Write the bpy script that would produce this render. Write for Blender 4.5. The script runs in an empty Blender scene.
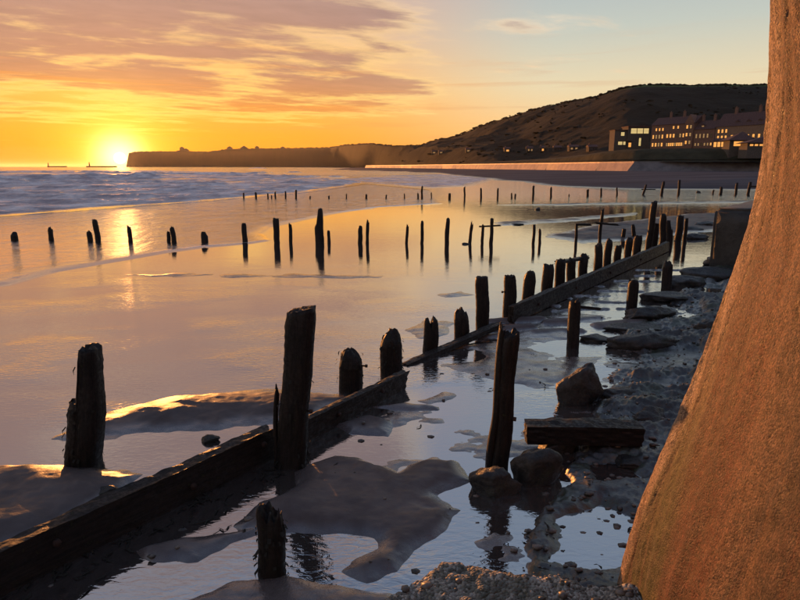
import bpy, math, random
import numpy as np
import bmesh
from mathutils import Vector, Matrix, noise as mn

R = math.radians
C = bpy.context.scene.collection
scn = bpy.context.scene

# ------------------------------------------------------------------ camera
F = 604.0; TH = R(12.45); H = 3.0            # focal length in photo pixels, pitch, eye height
cam_d = bpy.data.cameras.new("camera"); cam = bpy.data.objects.new("camera", cam_d); C.objects.link(cam)
cam.location = (0, 0, H); cam.rotation_euler = (R(90) - TH, 0, 0)
cam_d.sensor_width = 36; cam_d.lens = 36 * F / 800; cam_d.clip_start = 0.05; cam_d.clip_end = 40000
scn.camera = cam

# ------------------------------------------------------------------ light
SAZ = R(-24.3); SEL = R(1.75); DEL = R(0.70)
SUN = Vector((math.sin(SAZ) * math.cos(SEL), math.cos(SAZ) * math.cos(SEL), math.sin(SEL)))
DISC = Vector((math.sin(SAZ) * math.cos(DEL), math.cos(SAZ) * math.cos(DEL), math.sin(DEL)))   # drawn disc just clear of the sea; lamp raised above it to clear the headland
sd = bpy.data.lights.new("sun", 'SUN'); so = bpy.data.objects.new("sun", sd); C.objects.link(so)
sd.energy = 4.3; sd.angle = R(0.6); sd.color = (1.0, 0.37, 0.095)
so.rotation_euler = SUN.to_track_quat('Z', 'Y').to_euler(); so.location = (-40, 80, 30)

scn.view_settings.view_transform = 'Standard'; scn.view_settings.look = 'None'
scn.view_settings.gamma = 1; scn.view_settings.exposure = 0.14
scn.cycles.max_bounces = 6; scn.cycles.caustics_reflective = False; scn.cycles.caustics_refractive = False
scn.cycles.sample_clamp_indirect = 3.0; scn.cycles.sample_clamp_direct = 3.5; scn.cycles.use_denoising = True


class NT:
    """small helper for building node trees"""
    def __init__(s, tree):
        s.t = tree; s.n = tree.nodes; s.n.clear()
    def new(s, typ, **kw):
        nd = s.n.new(typ)
        for k, v in kw.items(): setattr(nd, k, v)
        return nd
    def put(s, sock, v):
        if v is None: return
        if isinstance(v, bpy.types.NodeSocket): s.t.links.new(v, sock)
        else:
            if isinstance(v, (tuple, list)) and len(v) == 3 and len(sock.default_value) == 4: v = tuple(v) + (1,)
            sock.default_value = v
    def m(s, op, a, b=None, c=None, clamp=False):
        nd = s.new('ShaderNodeMath', operation=op, use_clamp=clamp)
        s.put(nd.inputs[0], a); s.put(nd.inputs[1], b)
        if c is not None: s.put(nd.inputs[2], c)
        return nd.outputs[0]
    def vm(s, op, a, b=None, out=0):
        nd = s.new('ShaderNodeVectorMath', operation=op)
        s.put(nd.inputs[0], a)
        if b is not None: s.put(nd.inputs[1], b)
        return nd.outputs['Value'] if op in ('DOT_PRODUCT', 'LENGTH') else nd.outputs[0]
    def rng(s, v, a, b, c=0.0, d=1.0, smooth=True):
        nd = s.new('ShaderNodeMapRange', interpolation_type='SMOOTHSTEP' if smooth else 'LINEAR')
        s.put(nd.inputs['Value'], v)
        for k, x in zip(('From Min', 'From Max', 'To Min', 'To Max'), (a, b, c, d)): s.put(nd.inputs[k], x)
        return nd.outputs['Result']
    def ramp(s, v, stops):
        nd = s.new('ShaderNodeValToRGB'); e = nd.color_ramp.elements
        while len(e) < len(stops): e.new(0.5)
        for el, (p, col) in zip(e, stops):
            el.position = p; el.color = tuple(col) + (1,) if len(col) == 3 else col
        s.put(nd.inputs[0], v); return nd.outputs[0]
    def mix(s, f, a, b, mode='MIX'):
        nd = s.new('ShaderNodeMix', data_type='RGBA', blend_type=mode)
        s.put(nd.inputs[0], f); s.put(nd.inputs[6], a); s.put(nd.inputs[7], b)
        return nd.outputs[2]
    def noise(s, vec, scale, detail=4, rough=0.55, dist=0.0):
        nd = s.new('ShaderNodeTexNoise'); s.put(nd.inputs['Vector'], vec)
        for k, x in (('Scale', scale), ('Detail', detail), ('Roughness', rough), ('Distortion', dist)): s.put(nd.inputs[k], x)
        return nd.outputs['Fac']
    def voro(s, vec, scale, feature='F1', out='Distance'):
        nd = s.new('ShaderNodeTexVoronoi', feature=feature); s.put(nd.inputs['Vector'], vec); s.put(nd.inputs['Scale'], scale)
        return nd.outputs[out]
    def comb(s, x, y, z):
        nd = s.new('ShaderNodeCombineXYZ')
        for i, v in enumerate((x, y, z)): s.put(nd.inputs[i], v)
        return nd.outputs[0]
    def sep(s, v):
        nd = s.new('ShaderNodeSeparateXYZ'); s.put(nd.inputs[0], v); return nd.outputs
    def scalev(s, v, sc):
        return s.vm('MULTIPLY', v, sc)
    def bump(s, h, strength, dist, normal=None):
        nd = s.new('ShaderNodeBump'); s.put(nd.inputs['Height'], h)
        s.put(nd.inputs['Strength'], strength); s.put(nd.inputs['Distance'], dist)
        if normal is not None: s.put(nd.inputs['Normal'], normal)
        return nd.outputs[0]
    def attr(s, name):
        return s.new('ShaderNodeAttribute', attribute_name=name).outputs['Fac']


# ------------------------------------------------------------------ sky
w = bpy.data.worlds.new("World"); scn.world = w; w.use_nodes = True
T = NT(w.node_tree)
d = T.new('ShaderNodeTexCoord').outputs['Generated']
X, Y, Z = T.sep(d)[:]
zc = T.m('MAXIMUM', Z, 0.0)
hl = T.m('SQRT', T.m('ADD', T.m('ADD', T.m('MULTIPLY', X, X), T.m('MULTIPLY', Y, Y)), 1e-5))
sx, sy = math.sin(SAZ), math.cos(SAZ)
cs = T.m('DIVIDE', T.m('ADD', T.m('MULTIPLY', X, sx), T.m('MULTIPLY', Y, sy)), hl)      # cos of the azimuth from the sun
near = T.rng(cs, 0.78, 0.985)
back = T.rng(cs, 0.30, -0.5)
warm = T.ramp(zc, [(0.0, (.95, .24, .010)), (.045, (1.0, .34, .02)), (.11, (.92, .45, .09)), (.19, (.74, .43, .25)), (.32, (.50, .35, .36)), (.55, (.28, .36, .53)), (.8, (.16, .21, .33)), (1, (.12, .17, .29))])
cool = T.ramp(zc, [(0.0, (.86, .42, .12)), (.06, (.86, .56, .25)), (.12, (.74, .62, .40)), (.20, (.50, .53, .47)), (.30, (.34, .40, .46)), (.55, (.30, .38, .52)), (.8, (.16, .22, .34)), (1, (.12, .17, .29))])
behind = T.ramp(zc, [(0.0, (.17, .15, .19)), (.12, (.29, .21, .23)), (.3, (.21, .21, .27)), (1, (.12, .17, .29))])
base = T.mix(near, cool, warm)
base = T.mix(back, base, behind)
# clouds: a flat deck seen in perspective, heavier over the sea on the left
pz = T.m('ADD', zc, 0.055)
cx = T.m('DIVIDE', X, pz); cy = T.m('DIVIDE', Y, pz)
ca, sa = math.cos(R(25)), math.sin(R(25))
rx = T.m('ADD', T.m('MULTIPLY', cx, ca), T.m('MULTIPLY', cy, sa)); ry = T.m('SUBTRACT', T.m('MULTIPLY', cy, ca), T.m('MULTIPLY', cx, sa))
P = T.comb(T.m('MULTIPLY', rx, 0.55), ry, 0.0)
n1 = T.noise(P, 0.85, 8, 0.60, 0.35)
n2 = T.noise(P, 2.6, 8, 0.62, 0.3)
n3 = T.noise(P, 0.28, 3, 0.5)
az = T.m('DIVIDE', X, T.m('MAXIMUM', hl, 1e-3))       # sine of the azimuth, right positive
bank = T.m('MULTIPLY', T.rng(T.m('ADD', az, T.m('MULTIPLY', T.m('SUBTRACT', n3, .5), .35)), 0.15, -0.07), T.rng(Z, 0.04, 0.11))
bank = T.m('MULTIPLY', bank, T.rng(Z, 0.75, 0.45))
def streak(a0, z0, wa, wz, amp):
    ga = T.m('POWER', T.m('DIVIDE', T.m('SUBTRACT', az, a0), wa), 2.0); gz = T.m('POWER', T.m('DIVIDE', T.m('SUBTRACT', Z, z0), wz), 2.0)
    return T.m('MULTIPLY', T.m('EXPONENT', T.m('MULTIPLY', T.m('ADD', ga, gz), -1.0)), amp)
extra = T.m('ADD', streak(.155, .205, .10, .016, .30), T.m('ADD', streak(-.03, .118, .09, .009, .22), streak(.10, .262, .12, .014, .26)))
bank = T.m('ADD', bank, T.m('MULTIPLY', extra, 2.6))
dens = T.m('ADD', T.m('ADD', T.m('MULTIPLY', n1, .85), T.m('MULTIPLY', n2, .55)), T.m('MULTIPLY', bank, 0.34))
cov = T.rng(dens, 0.80, 0.96)
thick = T.rng(dens, 0.90, 1.06)
ccol_hi = T.ramp(zc, [(0.0, (1.0, .36, .03)), (.08, (.74, .27, .05)), (.14, (.47, .23, .14)), (.24, (.42, .25, .20)), (.45, (.36, .26, .26)), (1, (.14, .17, .24))])
ccol_rt = T.ramp(zc, [(0.0, (.75, .33, .10)), (.10, (.62, .40, .25)), (.22, (.36, .29, .29)), (.5, (.24, .24, .30)), (1, (.13, .15, .22))])
ccol = T.mix(near, ccol_rt, ccol_hi)
edge = T.mix(near, T.ramp(zc, [(0, (.95, .6, .25)), (.25, (.66, .6, .5)), (1, (.3, .34, .42))]), T.ramp(zc, [(0, (1, .6, .06)), (.12, (.98, .58, .16)), (.25, (.72, .47, .28)), (.5, (.42, .38, .42)), (1, (.24, .28, .36))]))
ccol = T.mix(thick, edge, ccol)
fine = T.m('MULTIPLY', T.m('SUBTRACT', T.noise(P, 6.0, 5, 0.6), 0.5), 0.35)
ccol = T.mix(1.0, ccol, T.comb(T.m('ADD', 1.0, fine), T.m('ADD', 1.0, fine), T.m('ADD', 1.0, fine)), 'MULTIPLY')
col = T.mix(T.m('MULTIPLY', cov, T.rng(Z, -0.005, 0.05)), base, ccol)
# thin horizontal bars low over the horizon
PB = T.comb(T.m('MULTIPLY', az, 3.0), T.m('MULTIPLY', Z, 55.0), 3.0)
bars = T.m('MULTIPLY', T.rng(T.noise(PB, 1.3, 5, .55, .3), .52, .68), T.m('MULTIPLY', T.rng(Z, .0, .03), T.rng(Z, .22, .10)))
col = T.mix(T.m('MULTIPLY', bars, .45), col, T.mix(near, (.62, .36, .20, 1), (.90, .33, .05, 1)))
# glow round the sun
dt = T.m('MAXIMUM', T.vm('DOT_PRODUCT', d, tuple(DISC)), 0.0)
def glow(p): return T.m('POWER', dt, p)
def addc(a, f, c): return T.mix(1.0, a, T.vm('MULTIPLY', T.comb(f, f, f), c), 'ADD')
col = addc(col, glow(60), (.10, .03, .0))
col = addc(col, glow(420), (.55, .40, .04))
col = addc(col, glow(2600), (2.3, 1.8, .8))
col = addc(col, T.rng(dt, math.cos(R(.50)), math.cos(R(.38))), (14, 9, 4))
bg1 = T.new('ShaderNodeBackground'); T.put(bg1.inputs[0], col); bg1.inputs[1].default_value = 1.0
sky = T.new('ShaderNodeTexSky', sky_type='NISHITA', sun_disc=False, sun_elevation=SEL, sun_rotation=SAZ)
bg2 = T.new('ShaderNodeBackground'); T.put(bg2.inputs[0], sky.outputs[0]); bg2.inputs[1].default_value = 0.008
ad = T.new('ShaderNodeAddShader'); T.put(ad.inputs[0], bg1.outputs[0]); T.put(ad.inputs[1], bg2.outputs[0])
wo = T.new('ShaderNodeOutputWorld'); T.put(wo.inputs[0], ad.outputs[0])

# ------------------------------------------------------------------ geometry of the view, used only to survey the place
def ray(u, v):
    a = (u - 400) / F; b = -(v - 300) / F
    return a, math.cos(TH) + b * math.sin(TH), -math.sin(TH) + b * math.cos(TH)
def gp(u, v, z=0.0):
    x, y, q = ray(u, v); t = (z - H) / q; return (x * t, y * t)
def zat(u, v, yy):
    x, y, q = ray(u, v); return H + q * yy / y
def xat(u, v, yy):
    x, y, q = ray(u, v); return x * yy / y

# ------------------------------------------------------------------ numpy value noise
_rng = np.random.RandomState(7); _tab = _rng.rand(256, 256)
def vnoise(x, y):
    xi = np.floor(x).astype(int); yi = np.floor(y).astype(int); fx = x - xi; fy = y - yi
    fx = fx * fx * (3 - 2 * fx); fy = fy * fy * (3 - 2 * fy)
    g = lambda i, j: _tab[(xi + i) & 255, (yi + j) & 255]
    return (g(0, 0) * (1 - fx) + g(1, 0) * fx) * (1 - fy) + (g(0, 1) * (1 - fx) + g(1, 1) * fx) * fy
def fbm(x, y, o=4, g=.5):
    s = np.zeros_like(x); a = 1; t = 0
    for i in range(o):
        s += a * (vnoise(x + 17.3 * i, y + 9.1 * i) - .5); t += a; a *= g; x = x * 2.03; y = y * 2.03
    return s / t * 2
def sst(a, b, x):
    t = np.clip((x - a) / (b - a), 0, 1); return t * t * (3 - 2 * t)
def sdpoly(x, y, pts):
    """signed distance, positive inside"""
    dd = np.full(x.shape, 1e9); ins = np.zeros(x.shape, bool); n = len(pts)
    for i in range(n):
        ax, ay = pts[i]; bx, by = pts[(i + 1) % n]
        ex, ey = bx - ax, by - ay; L = ex * ex + ey * ey + 1e-12
        t = np.clip(((x - ax) * ex + (y - ay) * ey) / L, 0, 1)
        dd = np.minimum(dd, (x - ax - ex * t) ** 2 + (y - ay - ey * t) ** 2)
        c = (ay > y) != (by > y)
        ins ^= c & (x < (bx - ax) * (y - ay) / (by - ay + 1e-12) + ax)
    dd = np.sqrt(dd); return np.where(ins, dd, -dd)
def sdseg(x, y, p, q):
    ex, ey = q[0] - p[0], q[1] - p[1]; L = ex * ex + ey * ey + 1e-12
    t = np.clip(((x - p[0]) * ex + (y - p[1]) * ey) / L, 0, 1)
    return np.sqrt((x - p[0] - ex * t) ** 2 + (y - p[1] - ey * t) ** 2)

# ------------------------------------------------------------------ object helpers
def mesh_obj(name, verts, faces, mat, parent=None, smooth=True, attrs=None):
    me = bpy.data.meshes.new(name)
    verts = np.asarray(verts, dtype=np.float32)
    if isinstance(faces, np.ndarray):
        nf, k = faces.shape
        me.vertices.add(len(verts)); me.vertices.foreach_set('co', verts.ravel())
        me.loops.add(nf * k); me.loops.foreach_set('vertex_index', faces.ravel().astype(np.int32))
        me.polygons.add(nf); me.polygons.foreach_set('loop_start', np.arange(0, nf * k, k, dtype=np.int32))
        me.update(calc_edges=True)
    else:
        me.from_pydata([tuple(map(float, v)) for v in verts], [], faces)
    if smooth: me.polygons.foreach_set('use_smooth', [True] * len(me.polygons))
    for k, a in (attrs or {}).items():
        at = me.attributes.new(k, 'FLOAT', 'POINT'); at.data.foreach_set('value', np.asarray(a, dtype=np.float32))
    me.update(); me.validate()
    if mat: me.materials.append(mat)
    o = bpy.data.objects.new(name, me); C.objects.link(o)
    if parent is not None: o.parent = parent
    return o
def tag(o, label=None, cat=None, group=None, kind=None):
    if label: o['label'] = label
    if cat: o['category'] = cat
    if group: o['group'] = group
    if kind: o['kind'] = kind
    return o
def empty(name, loc, rz=0):
    o = bpy.data.objects.new(name, None); C.objects.link(o); o.location = loc; o.rotation_euler = (0, 0, rz); return o
def gridfaces(nr, nc, wrap=False):
    i = np.arange(nr - 1)[:, None]; j = np.arange(nc if wrap else nc - 1)[None, :]
    a = i * nc + j; b = i * nc + (j + 1) % nc; c = (i + 1) * nc + (j + 1) % nc; e = (i + 1) * nc + j
    return np.stack([a, b, c, e], -1).reshape(-1, 4)
class MB:
    def __init__(s): s.v = []; s.f = []
    def box(s, lo, hi, M=None):
        n = len(s.v)
        for z in (lo[2], hi[2]):
            for x, y in ((lo[0], lo[1]), (hi[0], lo[1]), (hi[0], hi[1]), (lo[0], hi[1])):
                p = Vector((x, y, z)); s.v.append(M @ p if M else p)
        s.f += [(n, n + 3, n + 2, n + 1), (n + 4, n + 5, n + 6, n + 7)] + [(n + i, n + (i + 1) % 4, n + 4 + (i + 1) % 4, n + 4 + i) for i in range(4)]
        return s
    def poly(s, pts, faces):
        n = len(s.v); s.v += [Vector(p) for p in pts]; s.f += [tuple(n + i for i in f) for f in faces]; return s
    def build(s, name, mat, parent=None, smooth=False): return mesh_obj(name, [tuple(v) for v in s.v], s.f, mat, parent, smooth)

# ------------------------------------------------------------------ materials
def mat(name):
    m = bpy.data.materials.new(name); m.use_nodes = True; t = NT(m.node_tree)
    out = t.new('ShaderNodeOutputMaterial'); bs = t.new('ShaderNodeBsdfPrincipled')
    t.put(out.inputs[0], bs.outputs[0]); t.bs = bs; t.out = out
    t.pos = t.new('ShaderNodeNewGeometry').outputs['Position']; t.obj = t.new('ShaderNodeTexCoord').outputs['Object']
    return m, t
def setp(t, **kw):
    for k, v in kw.items():
        t.put(t.bs.inputs[k.replace('_', ' ')], v)

def simple(name, c1, c2, scale=8, rough=.75, bump=.4, bdist=.01, detail=6, spec=.5):
    m, t = mat(name); n = t.noise(t.pos, scale, detail, .6)
    setp(t, Base_Color=t.mix(t.rng(n, .35, .65), c1, c2), Roughness=rough)
    t.bs.inputs['Specular IOR Level'].default_value = spec
    t.put(t.bs.inputs['Normal'], t.bump(t.noise(t.pos, scale * 4, 6, .65), bump, bdist)); return m

def wood_mat(name, c1, c2, along='z', wet=.45):
    m, t = mat(name)
    sc = {'z': (14, 14, 1.2), 'x': (1.0, 14, 14)}[along]
    g = t.noise(t.scalev(t.obj, sc), 3.0, 7, .65, .6)
    g2 = t.noise(t.obj, 26, 5, .6)
    c = t.mix(t.rng(g, .38, .62), c1, c2)
    c = t.mix(t.m('MULTIPLY', t.rng(g2, .58, .72), .5), c, (.055, .06, .03, 1))
    setp(t, Base_Color=c, Roughness=t.rng(g2, .3, .7, wet, .85))
    t.bs.inputs['Specular IOR Level'].default_value = .3
    h = t.m('ADD', t.m('MULTIPLY', g, 1.0), t.m('MULTIPLY', g2, .5))
    t.put(t.bs.inputs['Normal'], t.bump(h, .75, .007)); return m
M_post = wood_mat('weathered_wood', (.006, .0045, .004), (.020, .013, .010))
M_beam = wood_mat('weathered_plank_wood', (.007, .005, .004), (.024, .016, .012), 'x', .4)
M_weed, _t = mat('dark_seaweed'); setp(_t, Base_Color=(.012, .010, .006, 1), Roughness=.9)
M_iron = simple('rusted_iron', (.020, .010, .007), (.045, .020, .013), 30, .8)

# beach: sand, mud and rock shelf on one sheet
M_beach, t = mat('wet_beach_sand')
rock = t.attr('rock'); dry = t.attr('dry')
zz = t.sep(t.pos)[2]
n = t.noise(t.pos, 1.3, 5, .6); nf = t.noise(t.pos, 60, 4, .6); nr = t.noise(t.scalev(t.pos, (1, 1.6, 1)), 9, 8, .68)
sand = t.mix(t.rng(n, .35, .65), (.085, .068, .066), (.125, .100, .094))
dryc = t.mix(t.rng(t.noise(t.scalev(t.pos, (.03, .09, 1)), 1.0, 6, .6), .35, .65), (.072, .067, .076), (.110, .101, .112))
rk = t.mix(t.rng(nr, .38, .62), (.008, .008, .007), (.032, .030, .027))
rk = t.mix(t.m('MULTIPLY', t.rng(t.noise(t.pos, 2.2, 5, .6), .5, .62), .65), rk, (.028, .040, .012))
c = t.mix(dry, sand, dryc); c = t.mix(rock, c, rk)
wetness = t.rng(zz, .035, .0)
wetf = t.m('MULTIPLY', t.m('SUBTRACT', 1.0, dry), t.m('SUBTRACT', 1.0, t.m('MULTIPLY', rock, .5)))
rough = t.m('SUBTRACT', .72, t.m('MULTIPLY', wetf, t.rng(zz, .16, -.005, .22, .46)))
rough = t.m('ADD', rough, t.m('MULTIPLY', t.rng(zz, .03, .08, 0, .25), t.m('SUBTRACT', 1.0, rock)))
rough = t.m('ADD', rough, t.m('MULTIPLY', t.m('SUBTRACT', nf, .5), .18))
setp(t, Base_Color=c, Roughness=rough)
t.put(t.bs.inputs['IOR'], 1.55); t.put(t.bs.inputs['Specular IOR Level'], t.m('MAXIMUM', t.rng(zz, .06, .01, .02, .5), t.m('MULTIPLY', rock, .5)))
t.put(t.bs.inputs['Coat Weight'], t.m('MULTIPLY', t.m('MULTIPLY', t.m('SUBTRACT', 1.0, dry), t.m('MAXIMUM', t.rng(zz, .07, .01, .30, 1.0), t.m('MULTIPLY', rock, t.rng(zz, .16, .04, .35, .9)))), t.rng(t.noise(t.pos, 5, 5, .6), .3, .6, .35, 1.0)))
t.put(t.bs.inputs['Coat Roughness'], t.m('ADD', t.m('MULTIPLY', t.rng(zz, .06, .0, .40, .13), t.m('SUBTRACT', 1.0, rock)), t.m('MULTIPLY', rock, .20)))
t.put(t.bs.inputs['Coat IOR'], 1.6)
hb = t.m('ADD', t.m('MULTIPLY', nf, .28), t.m('MULTIPLY', t.noise(t.scalev(t.pos, (1, 1.7, 1)), 14, 5, .6), .45))
hb = t.m('ADD', hb, t.m('MULTIPLY', t.m('MULTIPLY', rock, nr), 1.6))
hb = t.m('ADD', hb, t.m('MULTIPLY', t.noise(t.scalev(t.pos, (1.2, 3.0, 1)), 3, 3, .5, .6), .22))
nb = t.bump(hb, .7, .010)
t.put(t.bs.inputs['Normal'], nb); t.put(t.bs.inputs['Coat Normal'], nb)

# sea and pools
M_sea, t = mat('sea_water')
foam = t.attr('foam'); rip = t.attr('ripple')
p2 = t.scalev(t.pos, (1, 1, 0))
lw = t.new('ShaderNodeFresnel'); lw.inputs['IOR'].default_value = 1.75
# ripple heights: fine wind ripples close by, longer streaks out on the flats
px, py, pz_ = t.sep(t.pos)[:]
dist = t.vm('LENGTH', p2)
r1 = t.noise(t.scalev(t.pos, (1.4, 3.2, 1)), 5.5, 3, .5, .7)
r2 = t.noise(t.scalev(t.pos, (.35, 1.3, 1)), 1.5, 4, .55, .4)
r3 = t.noise(t.scalev(t.pos, (.22, .7, 1)), .8, 5, .6, .3)
hr = t.m('ADD', t.m('MULTIPLY', r1, t.m('MULTIPLY', rip, .030)), t.m('MULTIPLY', r2, t.m('MULTIPLY', rip, t.rng(dist, 6, 30, .012, .07))))
hr = t.m('ADD', hr, t.m('MULTIPLY', r3, t.m('MULTIPLY', rip, t.rng(dist, 15, 120, .03, .40))))
hr = t.m('ADD', hr, t.m('MULTIPLY', t.m('MULTIPLY', t.noise(t.scalev(t.pos, (.9, .42, 1)), 1.0, 5, .62, .4), t.rng(rip, .1, .5)), t.rng(dist, 18, 50, .05, .34)))
hr = t.m('ADD', hr, t.m('MULTIPLY', t.noise(t.scalev(t.pos, (.5, 1.1, 1)), 1.1, 4, .6), t.rng(dist, 36, 75, 0.0, .10)))
nb = t.bump(hr, 1.0, 1.0)
t.put(lw.inputs['Normal'], nb)
gl = t.new('ShaderNodeBsdfGlossy'); gl.inputs['Color'].default_value = (.95, .95, .95, 1)
t.put(gl.inputs['Roughness'], t.m('ADD', .028, t.m('MULTIPLY', rip, .09))); t.put(gl.inputs['Normal'], nb)
df = t.new('ShaderNodeBsdfDiffuse'); t.put(df.inputs['Color'], t.mix(t.rng(dist, 5, 60), (.045, .038, .036, 1), (.05, .05, .058, 1)))
mx = t.new('ShaderNodeMixShader'); t.put(mx.inputs[0], t.m('POWER', lw.outputs[0], .33)); t.put(mx.inputs[1], df.outputs[0]); t.put(mx.inputs[2], gl.outputs[0])
fo = t.new('ShaderNodeBsdfPrincipled'); fn = t.noise(t.scalev(t.pos, (.22, .12, 1)), 1.2, 9, .72)
t.put(fo.inputs['Base Color'], t.mix(t.rng(fn, .35, .7), (.36, .31, .34, 1), (1.0, .93, .92, 1))); fo.inputs['Roughness'].default_value = .7
t.put(fo.inputs['Normal'], t.bump(t.noise(t.scalev(t.pos, (.3, .22, 1)), 1.6, 8, .65), 1.0, .8))
ff = t.rng(t.m('ADD', foam, t.m('MULTIPLY', t.m('SUBTRACT', t.noise(t.scalev(t.pos, (.22, .16, 1)), 1.0, 8, .70), .5), 1.5)), .38, .62)
ff = t.m('MULTIPLY', ff, t.rng(foam, .02, .10))
mf = t.new('ShaderNodeMixShader'); t.put(mf.inputs[0], ff); t.put(mf.inputs[1], mx.outputs[0]); t.put(mf.inputs[2], fo.outputs[0])
t.put(t.out.inputs[0], mf.outputs[0])

# ------------------------------------------------------------------ survey lines
def gl_x(y): return 2.22 + .73 * (y - 12.06)          # the groyne runs along this line
def on_groyne(u, off=0.0):
    lo, hi = 3.0, 60.0
    for _ in range(50):
        y = (lo + hi) / 2; x = gl_x(y) + off
        zc_ = y * math.cos(TH) + H * math.sin(TH)
        if 400 + F * x / zc_ < u: lo = y
        else: hi = y
    return (gl_x(y) + off, y)

PP = lambda pts, z=0.0: [gp(u, v, z) for u, v in pts]
bars_ = [   # sand bars: outline, height, edge softness
    (PP([(60, 432), (110, 412), (180, 398), (240, 390), (300, 392), (345, 400), (330, 418), (250, 425), (180, 430), (120, 436)]), .10, .40),
    (PP([(-300, 520), (-100, 470), (0, 466), (90, 464), (128, 467), (147, 475), (120, 490), (60, 525), (0, 548), (-120, 580)]), .11, .22),
    (PP([(236, 520), (262, 506), (300, 488), (288, 472), (330, 461), (372, 462), (402, 469), (428, 460), (452, 463), (459, 475), (437, 490), (462, 506), (452, 521), (436, 534), (410, 549), (394, 575), (365, 586), (343, 578), (350, 565), (374, 545), (372, 534), (335, 528), (272, 530), (258, 530), (240, 527)]), .085, .14),
    (PP([(130, 548), (180, 536), (228, 524), (262, 520), (268, 530), (235, 540), (200, 560), (150, 562)]), .05, .08),
    (PP([(160, 600), (235, 578), (285, 579), (330, 586), (390, 592), (440, 640), (150, 660)]), .03, .12),
    (PP([(330, 425), (370, 416), (392, 422), (388, 434), (345, 436)]), .05, .10),
    (PP([(362, 407), (400, 402), (440, 406), (438, 412), (400, 413)]), .04, .10),
    (PP([(430, 362), (480, 352), (560, 349), (625, 352), (600, 372), (560, 385), (500, 384), (450, 376)]), .016, .25),
    (PP([(400, 398), (450, 390), (480, 398), (460, 410), (420, 410)]), .02, .2),
    (PP([(395, 330), (425, 318), (470, 322), (450, 334), (420, 342)]), .03, .3),
    (PP([(420, 292), (470, 289), (478, 296), (440, 302)]), .03, .4),
    (PP([(545, 236), (600, 224), (690, 214), (830, 208), (830, 226), (700, 232), (640, 240), (580, 243)]), .10, .8),
    (PP([(490, 222), (560, 218), (640, 212), (640, 215), (570, 222), (500, 226)]), .05, .5),
    (PP([(470, 205), (560, 203.5), (700, 201), (830, 200), (830, 202), (700, 203.5), (560, 205.5)]), .05, .7),
    (PP([(100, 275), (180, 272), (300, 273), (390, 275), (390, 279), (300, 280), (180, 279)]), .02, .4),
]
shelf = PP([(540, 640), (525, 580), (540, 520), (556, 500), (566, 470), (575, 445), (592, 420), (598, 398), (612, 372), (640, 352), (612, 342), (640, 322), (664, 305), (688, 288), (700, 272), (720, 262), (760, 255), (1000, 250), (1500, 400), (1500, 640)])
shelf_pools = [PP([(648, 352), (700, 345), (705, 375), (655, 368)]), PP([(640, 380), (690, 378), (696, 392), (645, 391)]),
               PP([(560, 520), (600, 505), (640, 520), (650, 560), (600, 572), (548, 562)]), PP([(590, 465), (625, 460), (640, 478), (600, 485)]),
               PP([(668, 305), (700, 302), (705, 318), (680, 322)]), PP([(700, 285), (720, 280), (725, 295), (705, 298)])]
random.seed(5)
slivers = []
for (u, v, hw) in [(612, 266, 14), (668, 270, 32), (598, 276, 12), (640, 281, 26), (588, 286, 15), (620, 291, 22), (655, 297, 14), (578, 296, 12), (612, 302, 16), (590, 309, 18), (632, 309, 14), (565, 311, 12), (545, 306, 14), (560, 299, 10), (645, 276, 9), (628, 286, 8), (600, 297, 10)]:
    slivers.append((gp(u - hw, v), gp(u + hw, v + random.uniform(-1, 1)), .035 + .0022 * gp(u, v)[1], .035))
for (u0, v0, u1, v1, wd, hh) in [(492, 323, 540, 320, .16, .09), (484, 331, 530, 328, .16, .09), (548, 323, 572, 322, .16, .08), (535, 333, 580, 331, .15, .06), (470, 338, 500, 336, .12, .05), (600, 326, 640, 322, .2, .07), (580, 320, 600, 318, .1, .05)]:
    slivers.append((gp(u0, v0), gp(u1, v1), wd, hh))

# far beach line: the sea wall at the head of the bay
def row_v(u):      # photo row where the foreshore meets the water at the head of the bay
    return float(np.interp(u, [300, 365, 430, 500, 560, 640, 700, 780, 900], [169, 170.5, 172.5, 180, 186, 189.5, 190, 190.5, 191]))
shore_pts = [gp(u, row_v(u)) for u in (330, 365, 430, 500, 560, 640, 700, 780, 900)]
far_beach = shore_pts + [(260, 90), (400, 400), (120, 700), (-30, 2600), (-190, 2500)]

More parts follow.
